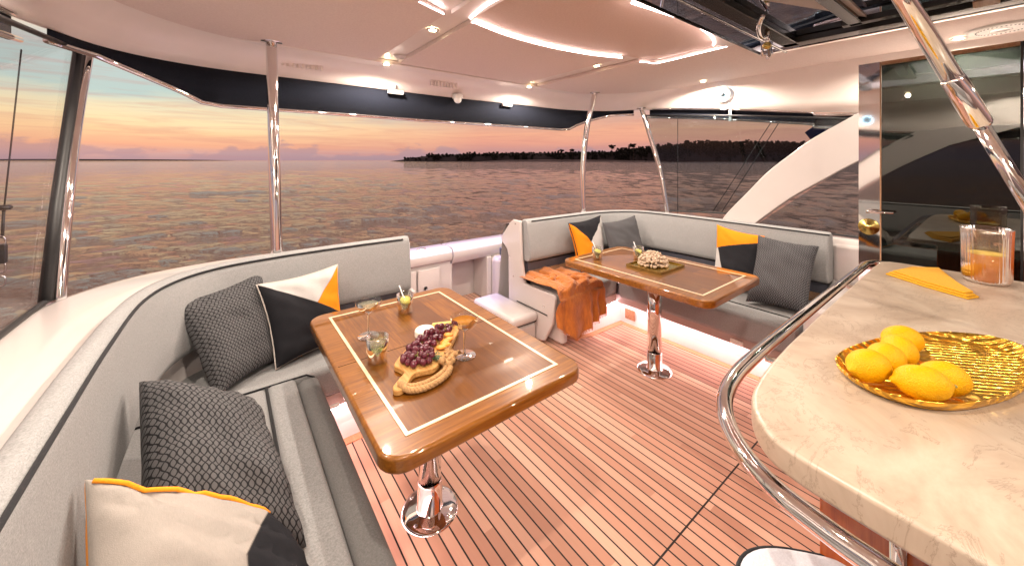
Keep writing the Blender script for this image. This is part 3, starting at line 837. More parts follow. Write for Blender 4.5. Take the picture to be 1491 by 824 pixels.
# ------------------------------------------------------------------ downlights
def downlight():
    r = thing('downlight', '', 'ceiling light', (0, 0, 0), 'small round downlights in the ceiling')
    MB().lathe([(.020, -.001), (.022, -.007), (.031, -.008), (.036, 0)], seg=24).build('trim_ring', M['white_pl'], r, True, at=(0,0,0))
    MB().lathe([(0, -.004), (.020, -.004)], seg=20).build('lens', M['lamp'], r, True, at=(0,0,0))
    L = bpy.data.lights.new('lamp', 'SPOT'); L.energy = 54; L.color = (1, .865, .73); L.spot_size = math.radians(172); L.spot_blend = .35; L.shadow_soft_size = .02
    lo = bpy.data.objects.new('lamp', L); COL.objects.link(lo); lo.parent = r; lo.location = (0, 0, -.03)
    return r
D = downlight(); D.location = (.935, 1.95, 2.192); D['label'] = 'downlight on the ceiling strip above the near table'
dls = [((.945, 2.745, 2.160), 'downlight at the aft rim just left of the round vent'),
       ((2.33, 2.745, 2.160), 'downlight at the aft rim above the far sofa end panel'),
       ((2.31, 1.90, 2.192), 'downlight on the ceiling strip above the coral table'),
       ((3.42, 1.60, 2.163), 'downlight beside the round speaker on the far side'),
       ((3.40, .12, 2.163), 'downlight behind the diagonal pole near the large speaker grille'),
       ((-.38, 1.55, 2.165), 'downlight over the left side glazing at the picture corner'),
       ((.30, .55, 2.165), 'unseen downlight above the left sofa near the viewer'),  # this and those below are out of view, added as extra light
       ((-.38, -.2, 2.165), 'unseen downlight forward over the left coaming'),
       ((.95, -.9, 2.192), 'unseen downlight added forward above the bar counter end to light it'),
       ((2.35, -1.5, 2.165), 'unseen downlight added forward beyond the bar counter to light it')]
for loc, lb in dls: dup(D, loc, lb)

# ------------------------------------------------------------------ folded galley window in the ceiling
fw = thing('folded_window', 'dark glass galley window folded up flat against the ceiling', 'window', (2.1, .3, 2.13))
MB().box(1.05, 2.80, -1.2, .930, 2.148, 2.156).build('outer_pane', M['hatch_gl'], fw)
def bar(p, q, w, z0, z1, name='frame_bar', mat='darkmetal'):
    a = V((p[0], p[1])); b = V((q[0], q[1])); d = (b-a).normalized(); nn = V((-d.y, d.x))*w/2
    return bev(MB().prism([tuple(a+nn), tuple(a-nn), tuple(b-nn), tuple(b+nn)], z0, z1).build(name, M[mat], fw), .004)
bar((1.2, .735), (2.62, .715), .075, 2.112, 2.146)
bar((2.60, .75), (2.66, -1.1), .09, 2.112, 2.146)
bar((1.2, .79), (2.72, .77), .014, 2.100, 2.112, 'edge_trim', 'steel')
bar((2.79, .93), (2.83, -1.2), .03, 2.135, 2.160, 'edge_trim', 'steel')
bar((1.0, .945), (2.80, .935), .012, 2.140, 2.160, 'edge_trim', 'darkmetal')
bar((2.40, .45), (2.44, -1.1), .05, 2.10, 2.13)
bar((1.9, .42), (2.42, .40), .05, 2.10, 2.13)
o = MB().prism([(1.7, .62), (1.55, .38), (2.38, .36)], 2.118, 2.130).build('gusset', M['beige'], fw)
MB().box(2.45, 2.55, -.02, .05, 2.10, 2.125).build('bracket', M['trimwood'], fw)
lt = thing('window_handle', 'polished swivel handle hanging from the folded window frame', 'handle', (2.35, .79, 2.10))
MB().tube([(2.52, .80, 2.10), (2.52, .80, 2.055), (2.50, .80, 2.045)], .010, 12).build('post', M['steel'], lt, True)
MB().tube(catmull([(2.18, .70, 2.08), (2.10, .70, 2.055), (1.95, .66, 2.06), (1.88, .62, 2.085)], 6), .009, 12).build('lever', M['steel'], lt, True)
MB().tube([(2.18, .70, 2.113), (2.18, .70, 2.03)], .011, 12).build('spindle', M['steel'], lt, True)
MB().sphere((2.18, .70, 2.03), .02, 12, 8).build('knob', M['brass'], lt, True)
MB().tube([(2.60, .86, 2.148), (2.60, .86, 2.09), (2.70, .84, 2.11), (2.74, .86, 2.146)], .008, 10).build('catch', M['steel'], lt, True)
pl = thing('stay_pole', 'thick telescopic steel stay pole running diagonally from ceiling to counter', 'pole', (1.73, -.2, .951))
A = V((1.147, .251, 2.165)); B = V((1.73, -.199, .952)); A = A+(A-B)*0
def lp(t): return A+(B-A)*t
MB().tube([lp(0.0), lp(.435)], .0195, 28).build('upper_tube', M['steel'], pl, True)
MB().tube([lp(.425), lp(.43), lp(.515), lp(.52)], [.0195, .0222, .0222, .0195], 28).build('collar', M['steel'], pl, True)
MB().tube([lp(.51), lp(1)], .0145, 28).build('lower_tube', M['steel'], pl, True)
nrm = V((.35, .25, .9)).cross(B-A).normalized()
MB().tube([lp(.50)+V((.020, .006, .012)), lp(.80)+V((.020, .006, .012))], .0045, 10).build('control_rod', M['brass'], pl, True)
MB().lathe([(0, .02), (.02, .02), (.032, .004), (.033, 0)], (1.73, -.2, .951), 24).build('foot', M['steel'], pl, True)

# ------------------------------------------------------------------ ceiling fittings
def zrot(o, m): o.matrix_local = m; return o
def speaker(loc, axis, label, R=.072, ring='spk_led'):
    r = thing('speaker', label, 'speaker', loc)
    A = V(axis).normalized(); q = V((0,0,1)).rotation_difference(A).to_matrix().to_4x4()
    for nm, pf, mt in (('bezel', [(R*.72, .004), (R*.8, .010), (R, .008), (R*1.03, 0)], 'white_pl'), ('cone', [(.0, -.012), (R*.38, -.004), (R*.66, .003)], 'cone'),
                       ('light_ring', [(R*.66, .004), (R*.70, .006), (R*.74, .005)], ring), ('dust_cap', [(0, .012), (R*.15, .010), (R*.24, .0), (R*.26, -.01)], 'blackrub')):
        o = MB().lathe(pf, seg=36).build(nm, M[mt], r, True, at=(0,0,0)); o.matrix_local = q
    for k in range(6):
        a = k*PI/3; p = q @ V((R*.9*math.cos(a), R*.9*math.sin(a), .010))
        MB().sphere((0,0,0), .004, 6, 4).build('screw', M['darkmetal'], r, True, at=p)
    return r
speaker((3.585, 1.505, 2.045), (-1, 0, -.25), 'round white speaker with glowing blue ring on the far side above the window')
speaker((-.585, 1.0, 1.97), (1, 0, -.25), 'round white speaker with glowing ring on the left side fascia')
gr = thing('speaker_grille', 'large round perforated speaker grille in the ceiling near the door', 'speaker', (3.33, -.03, 2.165))
MB().lathe([(0, -.012), (.08, -.011), (.105, -.008), (.12, -.010), (.128, 0)], seg=40).build('grille', M['white_pl'], gr, True, at=(0,0,0))
for k in range(36):
    a = 2*PI*k/36; MB().box(.088*math.cos(a)-.003, .088*math.cos(a)+.003, .088*math.sin(a)-.003, .088*math.sin(a)+.003, -.0135, -.0115).build('slot', M['blackrub'], gr, False, at=(0,0,0))
MB().lathe([(0, -.0135), (.035, -.0135), (.04, -.0125)], seg=20).build('badge', M['darkmetal'], gr, True, at=(0,0,0))
vt = thing('ceiling_vent', 'small round white vent in the ceiling between two downlights', 'vent', (1.0, 2.60, 2.191))
MB().lathe([(0, -.012), (.03, -.012), (.045, -.010), (.055, 0)], seg=28).build('cover', M['white_pl'], vt, True, at=(0,0,0))
MB().box(-.03, .03, -.004, .004, -.016, -.0125).build('slat', M['white_pl'], vt, False, at=(0,0,0))
def clip(x, w, label, slots=False):
    r = thing('curtain_clip', label, 'clip', (x, 3.05, 2.03), 'white clips on the aft edge of the hardtop')
    bev(MB().box(-w/2, w/2, -.035, 0, -.035, -.003).build('body', M['white_pl'], r, False, at=(0,0,0)), .008, 3)
    MB().box(-.008, .008, -.038, -.03, 0, .035).build('bracket', M['steel_b'], r, False, at=(0,0,0))
    if slots:
        for k in range(8): MB().box(-w/2+.012+k*(w-.024)/7-.002, -w/2+.012+k*(w-.024)/7+.002, -.037, -.0352, -.018, -.006).build('slot', M['beige'], r, False, at=(0,0,0))
clip(.03, .16, 'slotted white bracket beside the steel post at left', True)
clip(1.12, .13, 'plain white clip under the left downlight of the aft rim')
clip(2.28, .12, 'plain white clip right of the dome camera')
cam_ = thing('dome_camera', 'small white dome camera hanging from the hardtop edge', 'camera', (1.70, 3.04, 2.03))
bev(MB().box(-.04, .04, -.045, .02, -.015, .03).build('mount', M['white_pl'], cam_, False, at=(0,0,0)), .008)
MB().sphere((0, -.015, -.02), .038, 16, 10, (1, .9, 1)).build('dome', M['white_pl'], cam_, True, at=(0,0,0))
for x, lb in ((.42, 'ribs modelled for the reflection in the aft rim beside the left steel post'), (1.52, 'ribs modelled for the reflection in the aft rim between downlights')):
    r = thing('reflection_ribs', lb, 'vent', (x, 2.97, 2.11))  # ribs built in place of reflections on the rim, no real vents
    for k in range(9): MB().box(-.12+k*.03, -.105+k*.03, -.022, .0, -.02, .035).build('reflection_rib', M['ceil'], r, False, at=(0,0,0))

# ------------------------------------------------------------------ blinds
bl = thing('aft_blind', 'navy canvas blind hanging along the aft edge of the hardtop', 'blind', (1.5, 3.1, 1.8))
vs = []; fs = []
P = []
Lp = [p for p in Lo]
def drop(p):
    a = abs(p.x-1.5)
    return .225 if a < 1.60 else max(.045, .225-.18*((a-1.60)/.40)**.8)
botpts = []
rowp = []
for p in Lp:
    if p.y < 2.35: continue
    out = V((p.x-1.5, p.y-1.5, 0)).normalized()*.02
    rowp.append(p+out)
ext = []
for p in rowp:
    zb = p.z-.005-drop(p)
    ext.append((p, zb))
for p, zb in ext:
    vs += [(p.x, p.y, p.z+.02), (p.x, p.y, zb)]
    botpts.append((p.x, p.y, zb))
for i in range(len(ext)-1): fs.append((2*i, 2*i+1, 2*i+3, 2*i+2))
o = mesh('canvas', vs, fs, M['navy'], bl, True); md = o.modifiers.new('t', 'SOLIDIFY'); md.thickness = .006
MB().tube(botpts, .014, 12).build('batten', M['steel'], bl, True)
for sgn in (0, 1):
    r = thing('side_blind', ('navy rolled blind between two steel rails above the tinted window' if not sgn else 'navy rolled blind along the top of the left side glazing'), 'blind', (3.64 if not sgn else -.64, 1.2, 1.9))
    pts = [(3.655, 2.28, 1.975), (3.655, 1.6, 1.90), (3.655, .9, 1.80), (3.655, .55, 1.755), (3.655, -2.2, 1.70)]
    if sgn: pts = [(3-a, b, c) for a, b, c in pts]
    q = catmull(pts, 5)
    vs = []; fs = []
    for p in q: vs += [(p.x, p.y, p.z+.02), (p.x, p.y, p.z-.07)]
    for i in range(len(q)-1): fs.append((2*i, 2*i+1, 2*i+3, 2*i+2))
    o = mesh('canvas', vs, fs, M['navy'], r); md = o.modifiers.new('t', 'SOLIDIFY'); md.thickness = .01
    s_ = .03 if sgn else -.03
    MB().tube([(p.x+s_, p.y, p.z+.028) for p in q], .009, 10).build('upper_rail', M['steel'], r, True)
    MB().tube([(p.x+s_, p.y, p.z-.065) for p in q], .011, 10).build('lower_rail', M['steel'], r, True)
    for yy in (1.45,):
        MB().box(min(3.61, 3.64) if not sgn else -.64, 3.64 if not sgn else -.61, yy-.012, yy+.012, 1.80, 1.90).build('bracket', M['steel_b'], r)

bs = thing('courtesy_light', 'slim blue light strip along the outer aft edge of the hardtop', 'light strip', (1.6, 3.17, 2.0))
MB().box(.6, 2.6, 3.16, 3.18, 2.0, 2.012).build('diffuser', emis('blue_diffuser', (.35, .38, 1), 6), bs)
AL = bpy.data.lights.new('blue_lamp', 'AREA'); AL.shape = 'RECTANGLE'; AL.size = 2.0; AL.size_y = .03; AL.energy = 38; AL.color = (.36, .36, 1)
ao = bpy.data.objects.new('blue_lamp', AL); COL.objects.link(ao); ao.parent = bs; ao.location = (0, 0, -.006)

# ------------------------------------------------------------------ posts
def post(pts, r, label):
    p0 = pts[0]; root = thing('steel_post', label, 'post', p0, 'polished steel posts holding up the hardtop')
    q = catmull(pts, 8)
    MB().tube(q, r, 24).build('tube', M['steel'], root, True)
    MB().lathe([(0, .008), (r*1.5, .008), (r*1.7, 0)], p0, 24).build('base_flange', M['steel'], root, True)
    e = pts[-1]
    MB().lathe([(0, -.008), (r*1.9, -.008), (r*2.1, 0)], e, 28).build('top_flange', M['steel'], root, True)
    return root
post([(.232, 2.50, .886), (.226, 2.57, 1.4), (.222, 2.70, 2.172)], .030, 'upright polished steel post behind the near sofa, left of centre')
post([(2.98, 2.63, .886), (3.0, 2.655, 1.3), (3.05, 2.65, 1.75), (3.13, 2.60, 2.168)], .028, 'bowed polished steel post behind the left pillows of the far sofa')
post([(3.60, 2.04, .888), (3.605, 2.12, 1.3), (3.595, 2.22, 1.65), (3.565, 2.325, 2.01)], .023, 'curved steel post at the aft edge of the tinted window')
wl = post([(-.54, 2.33, .86), (-.545, 2.45, 1.25), (-.55, 2.62, 1.65), (-.545, 2.80, 2.04)], .0215, 'leaning steel post beside the left glass side screen')

# ------------------------------------------------------------------ side windows and arches
def sidewin(right):
    X = (lambda x: x) if right else (lambda x: 3-x)
    s = 1 if right else -1
    if right:
        root = thing('side_window', 'large tinted side window above the far sofa', 'window', (3.62, 1.5, .95))
        out = [(2.03, .925), (2.12, 1.3), (2.22, 1.65), (2.29, 1.93), (1.4, 1.845), (.585, 1.745), (.864, 1.6), (1.141, 1.352), (1.46, .965), (1.8, .945)]
    else:
        root = thing('side_window', 'clear glass side screen with black seal beside the left coaming', 'window', (-.55, 1.5, .9))
        out = [(2.36, .885), (2.48, 1.25), (2.65, 1.65), (2.79, 1.99), (1.86, 1.895), (1.4, 1.84), (.585, 1.745), (.864, 1.6), (1.141, 1.352), (1.46, .965), (1.8, .895)]
    xg = 3.60 if right else 3.565
    # closed outline smoothed where it is curved
    a, b = sorted((X(xg), X(xg+.008)))
    MB().prismx(out, a, b).build('pane', M['win_r' if right else 'win_l'], root)
    q = [(X(xg+.004), y, z) for y, z in out]
    MB().tube(q, .0075 if right else .011, 8, True).build('seal', M['blackrub'], root, True)
    if not right:
        MB().tube([(X(xg)-.004, y-.052, z) for y, z in out[:4]], .021, 8).build('edge_seal', M['blackrub'], root, True)
    # arch
    ar = thing('arch_strut', 'broad white arch strut sweeping up beside the tinted window' if right else 'broad white arch strut on the left side of the cockpit', 'strut', (X(3.62), .9, .9))
    up = catmull([(0, 1.52, .87), (0, 1.46, .97), (0, 1.29, 1.175), (0, 1.141, 1.352), (0, .98, 1.50), (0, .864, 1.60), (0, .70, 1.71), (0, .56, 1.80)], 5)
    dn = catmull([(0, .3, 1.62), (0, .584, 1.44), (0, .781, 1.299), (0, .998, 1.134), (0, 1.216, .93), (0, 1.27, .87)], 5)
    poly = [(p.y, p.z) for p in up]+[(.2, 1.83), (-.25, 1.83), (-.2, 1.80)]+[(p.y, p.z) for p in dn]
    a, b = sorted((X(3.565), X(3.66)))
    bev(recalc(MB().prismx(poly, a, b).build('body', M['gel'], ar)), .012, 3)
    # second pane forward of the arch
    w2 = thing('side_window', 'dark tinted lower side window between arch strut and door' if right else 'forward side window on the left beyond the arch strut', 'window', (X(3.62), .6, .9))
    a, b = sorted((X(3.612), X(3.618)))
    MB().prismx([(1.25, .885), (-.3, .885), (-1.8, .885), (-1.8, 1.80), (.1, 1.80), (.6, 1.45)], a, b).build('pane', M['win_r'], w2)
    MB().tube([(X(3.60), 1.25, .895), (X(3.60), -1.8, .895)], .006, 6).build('seal', M['blackrub'], w2, True)
    return root
sidewin(True); sidewin(False)
# rigging lines outside
def line(pts, r, label, name='rigging_line', grp='thin rigging lines outside the tinted window'):
    return tag(MB().tube(pts, r, 6).build(name, M['rigging'], None, True), label, 'line', grp)
line([(3.78, 2.03, .88), (3.78, 2.03, 2.2)], .003, 'single vertical rigging line outside the tinted window')
line([(3.75, 1.66, .95), (3.75, 1.13, 1.85)], .003, 'diagonal rigging line, the left one of the parallel pair')
line([(3.75, 1.58, .95), (3.75, 1.07, 1.85)], .003, 'diagonal rigging line, the right one of the parallel pair')
fl = MB().prismx([(1.00, 1.62), (1.05, 1.70), (.93, 1.80), (.80, 1.80)], 4.2, 4.215)
tag(fl.build('folded_flag', M['bluefab']), 'dark blue folded canvas just visible behind the top of the arch strut', 'canvas')
tk = thing('hoist_tackle', 'black line with disc stopper and shackle hook outside the left side screen', 'tackle', (-.95, 3.1, .8))
MB().tube([(-.88, 3.23, 2.05), (-.905, 3.12, 1.21)], .0035, 6).build('line', M['rigging'], tk, True)
MB().lathe([(0, .014), (.022, .012), (.030, 0), (.022, -.012), (0, -.014)], (-.905, 3.116, 1.205), 20).build('stopper', M['blackrub'], tk, True)
MB().tube([(-.905, 3.114, 1.19), (-.908, 3.108, 1.05)], .006, 8).build('lashing', M['rigging'], tk, True)
for z, hh in ((1.03, .05), (.90, .045), (.83, .045)):
    MB().tube([(-.909+.014*math.cos(a*PI/8), 3.10, z+hh*.62*math.sin(a*PI/8)) for a in range(16)], .0035, 6, True).build('shackle', M['steel_b'], tk, True)
bev(MB().box(-.925, -.89, 3.085, 3.115, .92, 1.02).build('block', M['blackrub'], tk), .008)

# ------------------------------------------------------------------ glass door
dr = thing('glass_door', 'smoked glass door in a mirror polished frame right of the far sofa', 'door', (3.03, .2, 0))
MB().box(3.03, 3.045, .402, .494, .02, 2.022).build('mirror_stile', M['steel'], dr)
MB().box(3.026, 3.046, .396, .402, .02, 2.02).build('edge_seal', M['trimwood'], dr)
MB().box(3.032, 3.040, -.083, .395, .02, 2.0).build('pane', M['door_gl'], dr)
MB().box(3.028, 3.046, -.092, -.083, .02, 2.02).build('edge_seal', M['blackrub'], dr)
MB().box(3.03, 3.045, -.20, -.092, .02, 2.022).build('mirror_stile', M['steel'], dr)
MB().box(3.03, 3.045, -.083, .3955, 2.0, 2.022).build('top_rail', M['trimwood'], dr)
MB().tube([(3.028, .45, 1.145), (2.995, .45, 1.145), (2.985, .44, 1.147), (2.98, .34, 1.150)], [.012, .010, .009, .007], 12).build('handle', M['steel'], dr, True)
o = MB().lathe([(0, .016), (.022, .014), (.026, .004), (.046, .002), (.048, 0)], seg=28).build('lock', M['brass'], dr, True, at=(0,0,0))
o.matrix_local = Matrix.Translation(V((3.0285, .449, 1.053))-V((3.03, .2, 0))) @ Matrix.Rotation(-PI/2, 4, 'Y')
bev(MB().box(3.3, 3.5, -1.2, .28, .55, .93).build('seat_box', M['gel'], thing('inner_console', 'pale console faintly seen through the smoked door', 'console', (3.4, -.3, .55))), .03)
cw = thing('wood_locker', 'orange wooden locker at the right picture edge past the door', 'cabinet', (2.86, -.3, 0))
MB().box(2.75, 2.98, -.7, -.13, 0, 1.17).build('body', M['red_wood'], cw)

# ------------------------------------------------------------------ cushions
def pillow(c, th, mat, label, name='throw_pillow', N=26, seed=1, trim=None, back=None, sag=0.085, grp=None, wr=1., topline=None):
    TL, TR, BR, BL = [V(p) for p in c]
    nrm = ((TR-BL).cross(TL-BR)).normalized()
    cen = (TL+TR+BR+BL)/4
    if nrm.dot(V((0, 0, 1.45))-cen) < 0: nrm = -nrm
    base = min(TL.z, TR.z, BR.z, BL.z)
    loc = V((cen.x, cen.y, base))
    root = thing(name, label, 'pillow', loc, grp)
    def surf(u, v, s):
        a = 2*u-1; b = 2*v-1
        fu = 1-sag*1.3*(1-b*b) ; fv = 1-sag*1.3*(1-a*a)
        uu = .5+.5*a*(1-sag*(1-b*b)); vv = .5+.5*b*(1-sag*(1-a*a))
        p = (TL*(1-uu)+TR*uu)*(1-vv)+(BL*(1-uu)+BR*uu)*vv
        e = max(0, (1-a**4)*(1-b**4))
        h = th*.5*(e**.42)*(1-.12*(a*a+b*b))
        n1 = noise.noise(V((u*3+seed, v*3, s*5)))*.16+noise.noise(V((u*9+seed*3, v*9, s)))*.05
        # creases radiating from corners
        ca = math.atan2(min(v, 1-v)+.02, min(u, 1-u)+.02)
        edge = min(min(u, 1-u), min(v, 1-v))
        cr = math.sin((u if min(v, 1-v) < min(u, 1-u) else v)*34+seed*2.3)*.09*math.exp(-edge*9)
        h *= 1+n1+cr
        q = (u*.9+v*.45); k = (v*.9-u*.45)
        cz = abs(noise.noise(V((q*1.3+seed*1.7, k*5.5, seed*.7))))
        h -= wr*.007*e**.3*max(0, 1-cz*8)
        h += wr*e**.5*(.012*noise.noise(V((q*2.2+seed, k*9, seed)))+.005*noise.noise(V((q*5, k*20+seed, 2))))
        return p+nrm*h*s
    for nm, s, mt in (('cover', 1, mat), ('back', -1, back or mat)):
        vs = []; uv = []; fs = []
        for i in range(N+1):
            for j in range(N+1):
                u = j/N; v = i/N
                u = .5-.5*math.cos(PI*u)*.999 if 0 < j < N else u
                v = .5-.5*math.cos(PI*v)*.999 if 0 < i < N else v
                vs.append(surf(u, v, s)); uv.append((u, 1-v))
        for i in range(N):
            for j in range(N):
                q = (i*(N+1)+j, i*(N+1)+j+1, (i+1)*(N+1)+j+1, (i+1)*(N+1)+j)
                fs.append(q if s > 0 else q[::-1])
        mesh(nm, vs, fs, mt, root, True, uv)
    if trim:
        pts = []
        K = 14
        for k in range(K): pts.append(surf(k/K, 0, 1))
        for k in range(K): pts.append(surf(1, k/K, 1))
        for k in range(K): pts.append(surf(1-k/K, 1, 1))
        for k in range(K): pts.append(surf(0, 1-k/K, 1))
        MB().tube([tuple(p) for p in pts], .0045, 8, True).build('trim', M.get(trim) or trim, root, True)
    if topline:
        MB().tube([tuple(surf(.02+.96*k/20, .03, 1)+V((0, 0, .006))) for k in range(21)], .0042, 8).build('trim', topline, root, True)
    return root
PG = 'scatter pillows on the grey sofas'
org_fab = fabric('orange_trim', (.72, .24, .01), (.85, .31, .02))
sand_fab = fabric('sand_trim', (.40, .36, .32), (.55, .50, .46))
# P1 charcoal, in near sofa corner
pillow([(-.185, 2.20, .815), (.150, 2.37, .86), (.195, 2.15, .465), (-.03, 1.965, .455)], .15, M['lat'], 'charcoal honeycomb pillow in the corner of the near sofa', seed=2, grp=PG)
# P2 black / white / orange
t2 = tri_mat('block_black_white_orange', BLK, [([(.65, 1, -1.0)], WHT), ([(.65, 1, -1.0), (.975, -1, .02)], ORG)])
pillow([(.123, 2.245, .826), (.503, 2.275, .855), (.525, 2.20, .455), (.19, 2.09, .452)], .15, t2, 'black pillow with white and orange triangles on the near sofa', seed=5, trim=sand_fab, grp=PG)
# P3 charcoal large
pillow([(-.205, 1.56, .785), (.080, 1.50, .635), (.165, 1.08, .455), (-.15, 1.16, .50)], .25, M['lat'], 'large charcoal honeycomb pillow behind the sand coloured one', seed=9, N=34, sag=.03, grp=PG)
# P4 sand/black w orange trim
t4 = tri_mat('block_sand_black', SND, [([(1, -1, .0), (1, 0, -.60)], BLK)])
pillow([(-.225, 1.12, .805), (.080, 1.075, .585), (.215, .78, .455), (-.13, .66, .49)], .16, t4, 'sand and black pillow with orange back in the lower left corner', seed=12, N=34, back=org_fab, topline=org_fab, wr=2.8, sag=.03, grp=PG)
# far sofa
t5 = tri_mat('block_orange_black_grey', BLK, [([(-1.15, -1, 1.0)], ORG), ([(1.15, 1, -1.0), (.75, -1, .25)], WHT)])
pillow([(2.42, 2.31, .885), (2.86, 2.31, .915), (2.82, 2.24, .475), (2.44, 2.18, .475)], .13, t5, 'orange, black and grey pillow at the left of the far sofa', seed=21, grp=PG, trim='black_fabric')
pillow([(2.80, 2.24, .86), (3.20, 2.16, .905), (3.14, 1.98, .48), (2.74, 2.06, .475)], .13, M['lat2'], 'charcoal pillow in the rear corner of the far sofa', seed=23, grp=PG)
t7 = tri_mat('block_black_orange_grey', BLK, [([(-.28, 1, -.58)], ORG), ([(.28, -1, .58), (-1, -.4, .30)], WHT)])
pillow([(3.235, 1.40, .915), (3.255, 1.06, .87), (3.08, 1.00, .475), (3.06, 1.36, .475)], .13, t7, 'black pillow with orange top behind the coral table', seed=27, grp=PG)
pillow([(3.165, 1.075, .885), (3.265, .735, .85), (2.93, .715, .462), (2.88, 1.055, .462)], .15, M['lat2'], 'large charcoal lattice pillow at the forward end of the far sofa', seed=31, grp=PG)

# ------------------------------------------------------------------ orange throw
def throw_build():
    root = thing('throw_blanket', 'rust orange fringed throw draped over the far sofa seat end', 'throw', (2.2, 1.98, .1))
    NU, NV = 90, 110
    x0, x1 = 1.955, 2.46
    seatp = catmull([(0, 2.44, .452), (0, 2.2, .452), (0, 2.02, .452), (0, 1.975, .443), (0, 1.958, .405)], 10)
    vs = []; fs = []; rr = random.Random(4)
    def nz(a, b, c): return noise.noise(V((a, b, c)))
    for i in range(NV+1):
        t = i/NV
        for j in range(NU+1):
            u = j/NU
            if t < .5:
                q = t/.5*(len(seatp)-1); k = min(len(seatp)-2, int(q)); p = seatp[k].lerp(seatp[k+1], q-k)
                m = 1-(t/.5)**6
                # the top edge is gathered: the right side starts further forward
                y = p.y; z = p.z
                ridge = abs(math.sin(u*9+t*7+2.5*nz(u*2.2, t*3, 1)))**2
                z += m*(.008+.040*ridge*(.5+.5*nz(u*4, t*5, 7)+.3)+.010*abs(nz(u*11, t*13, 3)))*math.sin(PI*min(1, max(.0, u*1.0+.05)))**.4
                z += .006
                z += m*.006*max(0, 1-6*abs(nz(u*9+t*3, t*7, 12))); y += .014*nz(u*6, t*7, 9)
                x = x0+(x1-x0)*u + .02*nz(t*6, u*3, 4)
                if t < .18: x -= 0
                y -= (.18-t if t < .18 else 0)*.8*max(0, u-.45)
            else:
                h = (t-.5)/.5
                bot = .115+.22*max(0, u-.40)**1.2+.45*max(0, .25-u)**1.2
                z = .405+(bot-.405)*h
                fold = .5+.5*math.sin(u*26+1.6*math.sin(u*8)+.8*nz(u*3, h*2, 5))
                y = 1.952-.004-(.006+.026*h)*fold-.012*nz(u*4, h*3, 2)-.02*h
                if u < .15: y += (.15-u)*1.5*min(1, h*2)*.35
                x = x0+(x1-x0)*(u*(1-.07*h)+.015*h)
            vs.append((x, y, max(.02, z)))
    for i in range(NV):
        for j in range(NU): fs.append((i*(NU+1)+j, (i+1)*(NU+1)+j, (i+1)*(NU+1)+j+1, i*(NU+1)+j+1))
    o = mesh('cloth', vs, fs, M['throw'], root, True); md = o.modifiers.new('s', 'SOLIDIFY'); md.thickness = .004; md.offset = 1; subs(o, 1)
    # one gathered roll lying across the seat
    mb = MB()
    for k, (xa, ya, xb, yb) in enumerate(((2.00, 2.30, 2.30, 2.16), (2.06, 2.22, 2.46, 2.10), (2.12, 2.12, 2.44, 2.03), (2.02, 2.14, 2.20, 2.26))):
        pts = [(xa+(xb-xa)*q/8, ya+(yb-ya)*q/8+.015*math.sin(q*1.3+k*2), .470+.012*math.sin(PI*q/8)+.006*math.sin(q*2+k)) for q in range(9)]
        pc = catmull(pts, 4); n = len(pc)
        mb.tube(pc, [.004+.021*math.sin(PI*i/(n-1))**.6*(1+.2*math.sin(i*.9+k)) for i in range(n)], 12)
    mb.build('fold', M['throw'], root, True)
    fr = MB()
    for j in range(0, 90):
        u = j/90; a = vs[NV*(NU+1)+min(NU, int(u*NU))]
        fr.tube([a, (a[0]+rr.uniform(-.004, .004), a[1]-.003, a[2]-rr.uniform(.012, .022))], .002, 4)
    fr.build('fringe', M['throw'], root)
throw_build()

# ------------------------------------------------------------------ glassware
def tumbler(loc, label, slice_mat, straw=True, grp='short tumblers of iced drink'):
    r = thing('tumbler', label, 'glass', loc, grp)
    MB().lathe([(0, .012), (.031, .014), (.0325, .036), (.0365, .042), (.0375, .088), (.038, .090), (.0395, .089), (.039, .042), (.035, .034), (.034, .002), (.030, 0), (0, 0)], seg=36).build('glass', M['tumbler'], r, True, at=(0,0,0))
    MB().lathe([(0, .0135), (.0305, .0145), (.032, .036), (.0355, .042), (.036, .066), (0, .067)], seg=30).build('drink', M['water_drink'], r, True, at=(0,0,0))
    o = MB().lathe([(0, .003), (.026, .003), (.028, .0), (.026, -.003), (0, -.003)], seg=24).build('citrus_slice', slice_mat, r, True, at=(0,0,0))
    o.matrix_local = Matrix.Translation((.004, -.002, .058 if slice_mat != M['lime'] else .026)) @ Matrix.Rotation(.35, 4, 'X')
    for k in range(3):
        bev(MB().box(-.01, .01, -.01, .01, -.01, .01).build('ice_cube', M['tumbler'], r, False, at=(.014*math.cos(k*2.1), .014*math.sin(k*2.1), .04)), .003)
    if straw:
        MB().tube([(.015, .0, .012), (-.018, .028, .125)], .0028, 8).build('straw', M['straw'], r, True, at=(0,0,0))
    return r
tumbler((.69, 1.745, TZ), 'tumbler with lemon slice and straw at the back of the grape table', M['citrus'])
tumbler((.443, 1.385, TZ), 'tumbler with a green lime slice near the left table edge', M['lime'], False)
tumbler((2.20, 1.805, TZ), 'tumbler with leaning straw at the left of the coral table', M['citrus'])
tumbler((2.445, 1.62, TZ), 'tumbler with upright straw behind the coral on its tray', M['citrus'])
def coupe(loc, label, drink):
    r = thing('coupe_glass', label, 'glass', loc, 'stemmed coupe glasses on the near table')
    MB().lathe([(.053, .150), (.052, .138), (.044, .120), (.028, .106), (.010, .098), (.0045, .088), (.0038, .04), (.005, .010), (.012, .005), (.042, .0025), (.043, .001), (0, 0)], seg=40).build('glass', M['tumbler'], r, True, at=(0,0,0))
    MB().lathe([(0, .101), (.012, .101), (.028, .109), (.043, .1235), (.0475, .132), (0, .133)], seg=36).build('drink', drink, r, True, at=(0,0,0))
    return r
coupe((.475, 1.60, TZ), 'empty looking coupe glass on a tall stem at the back left of the table', M['water_drink'])
coupe((.715, 1.22, TZ), 'coupe glass filled with amber drink to the right of the grapes', M['gold_drink'])

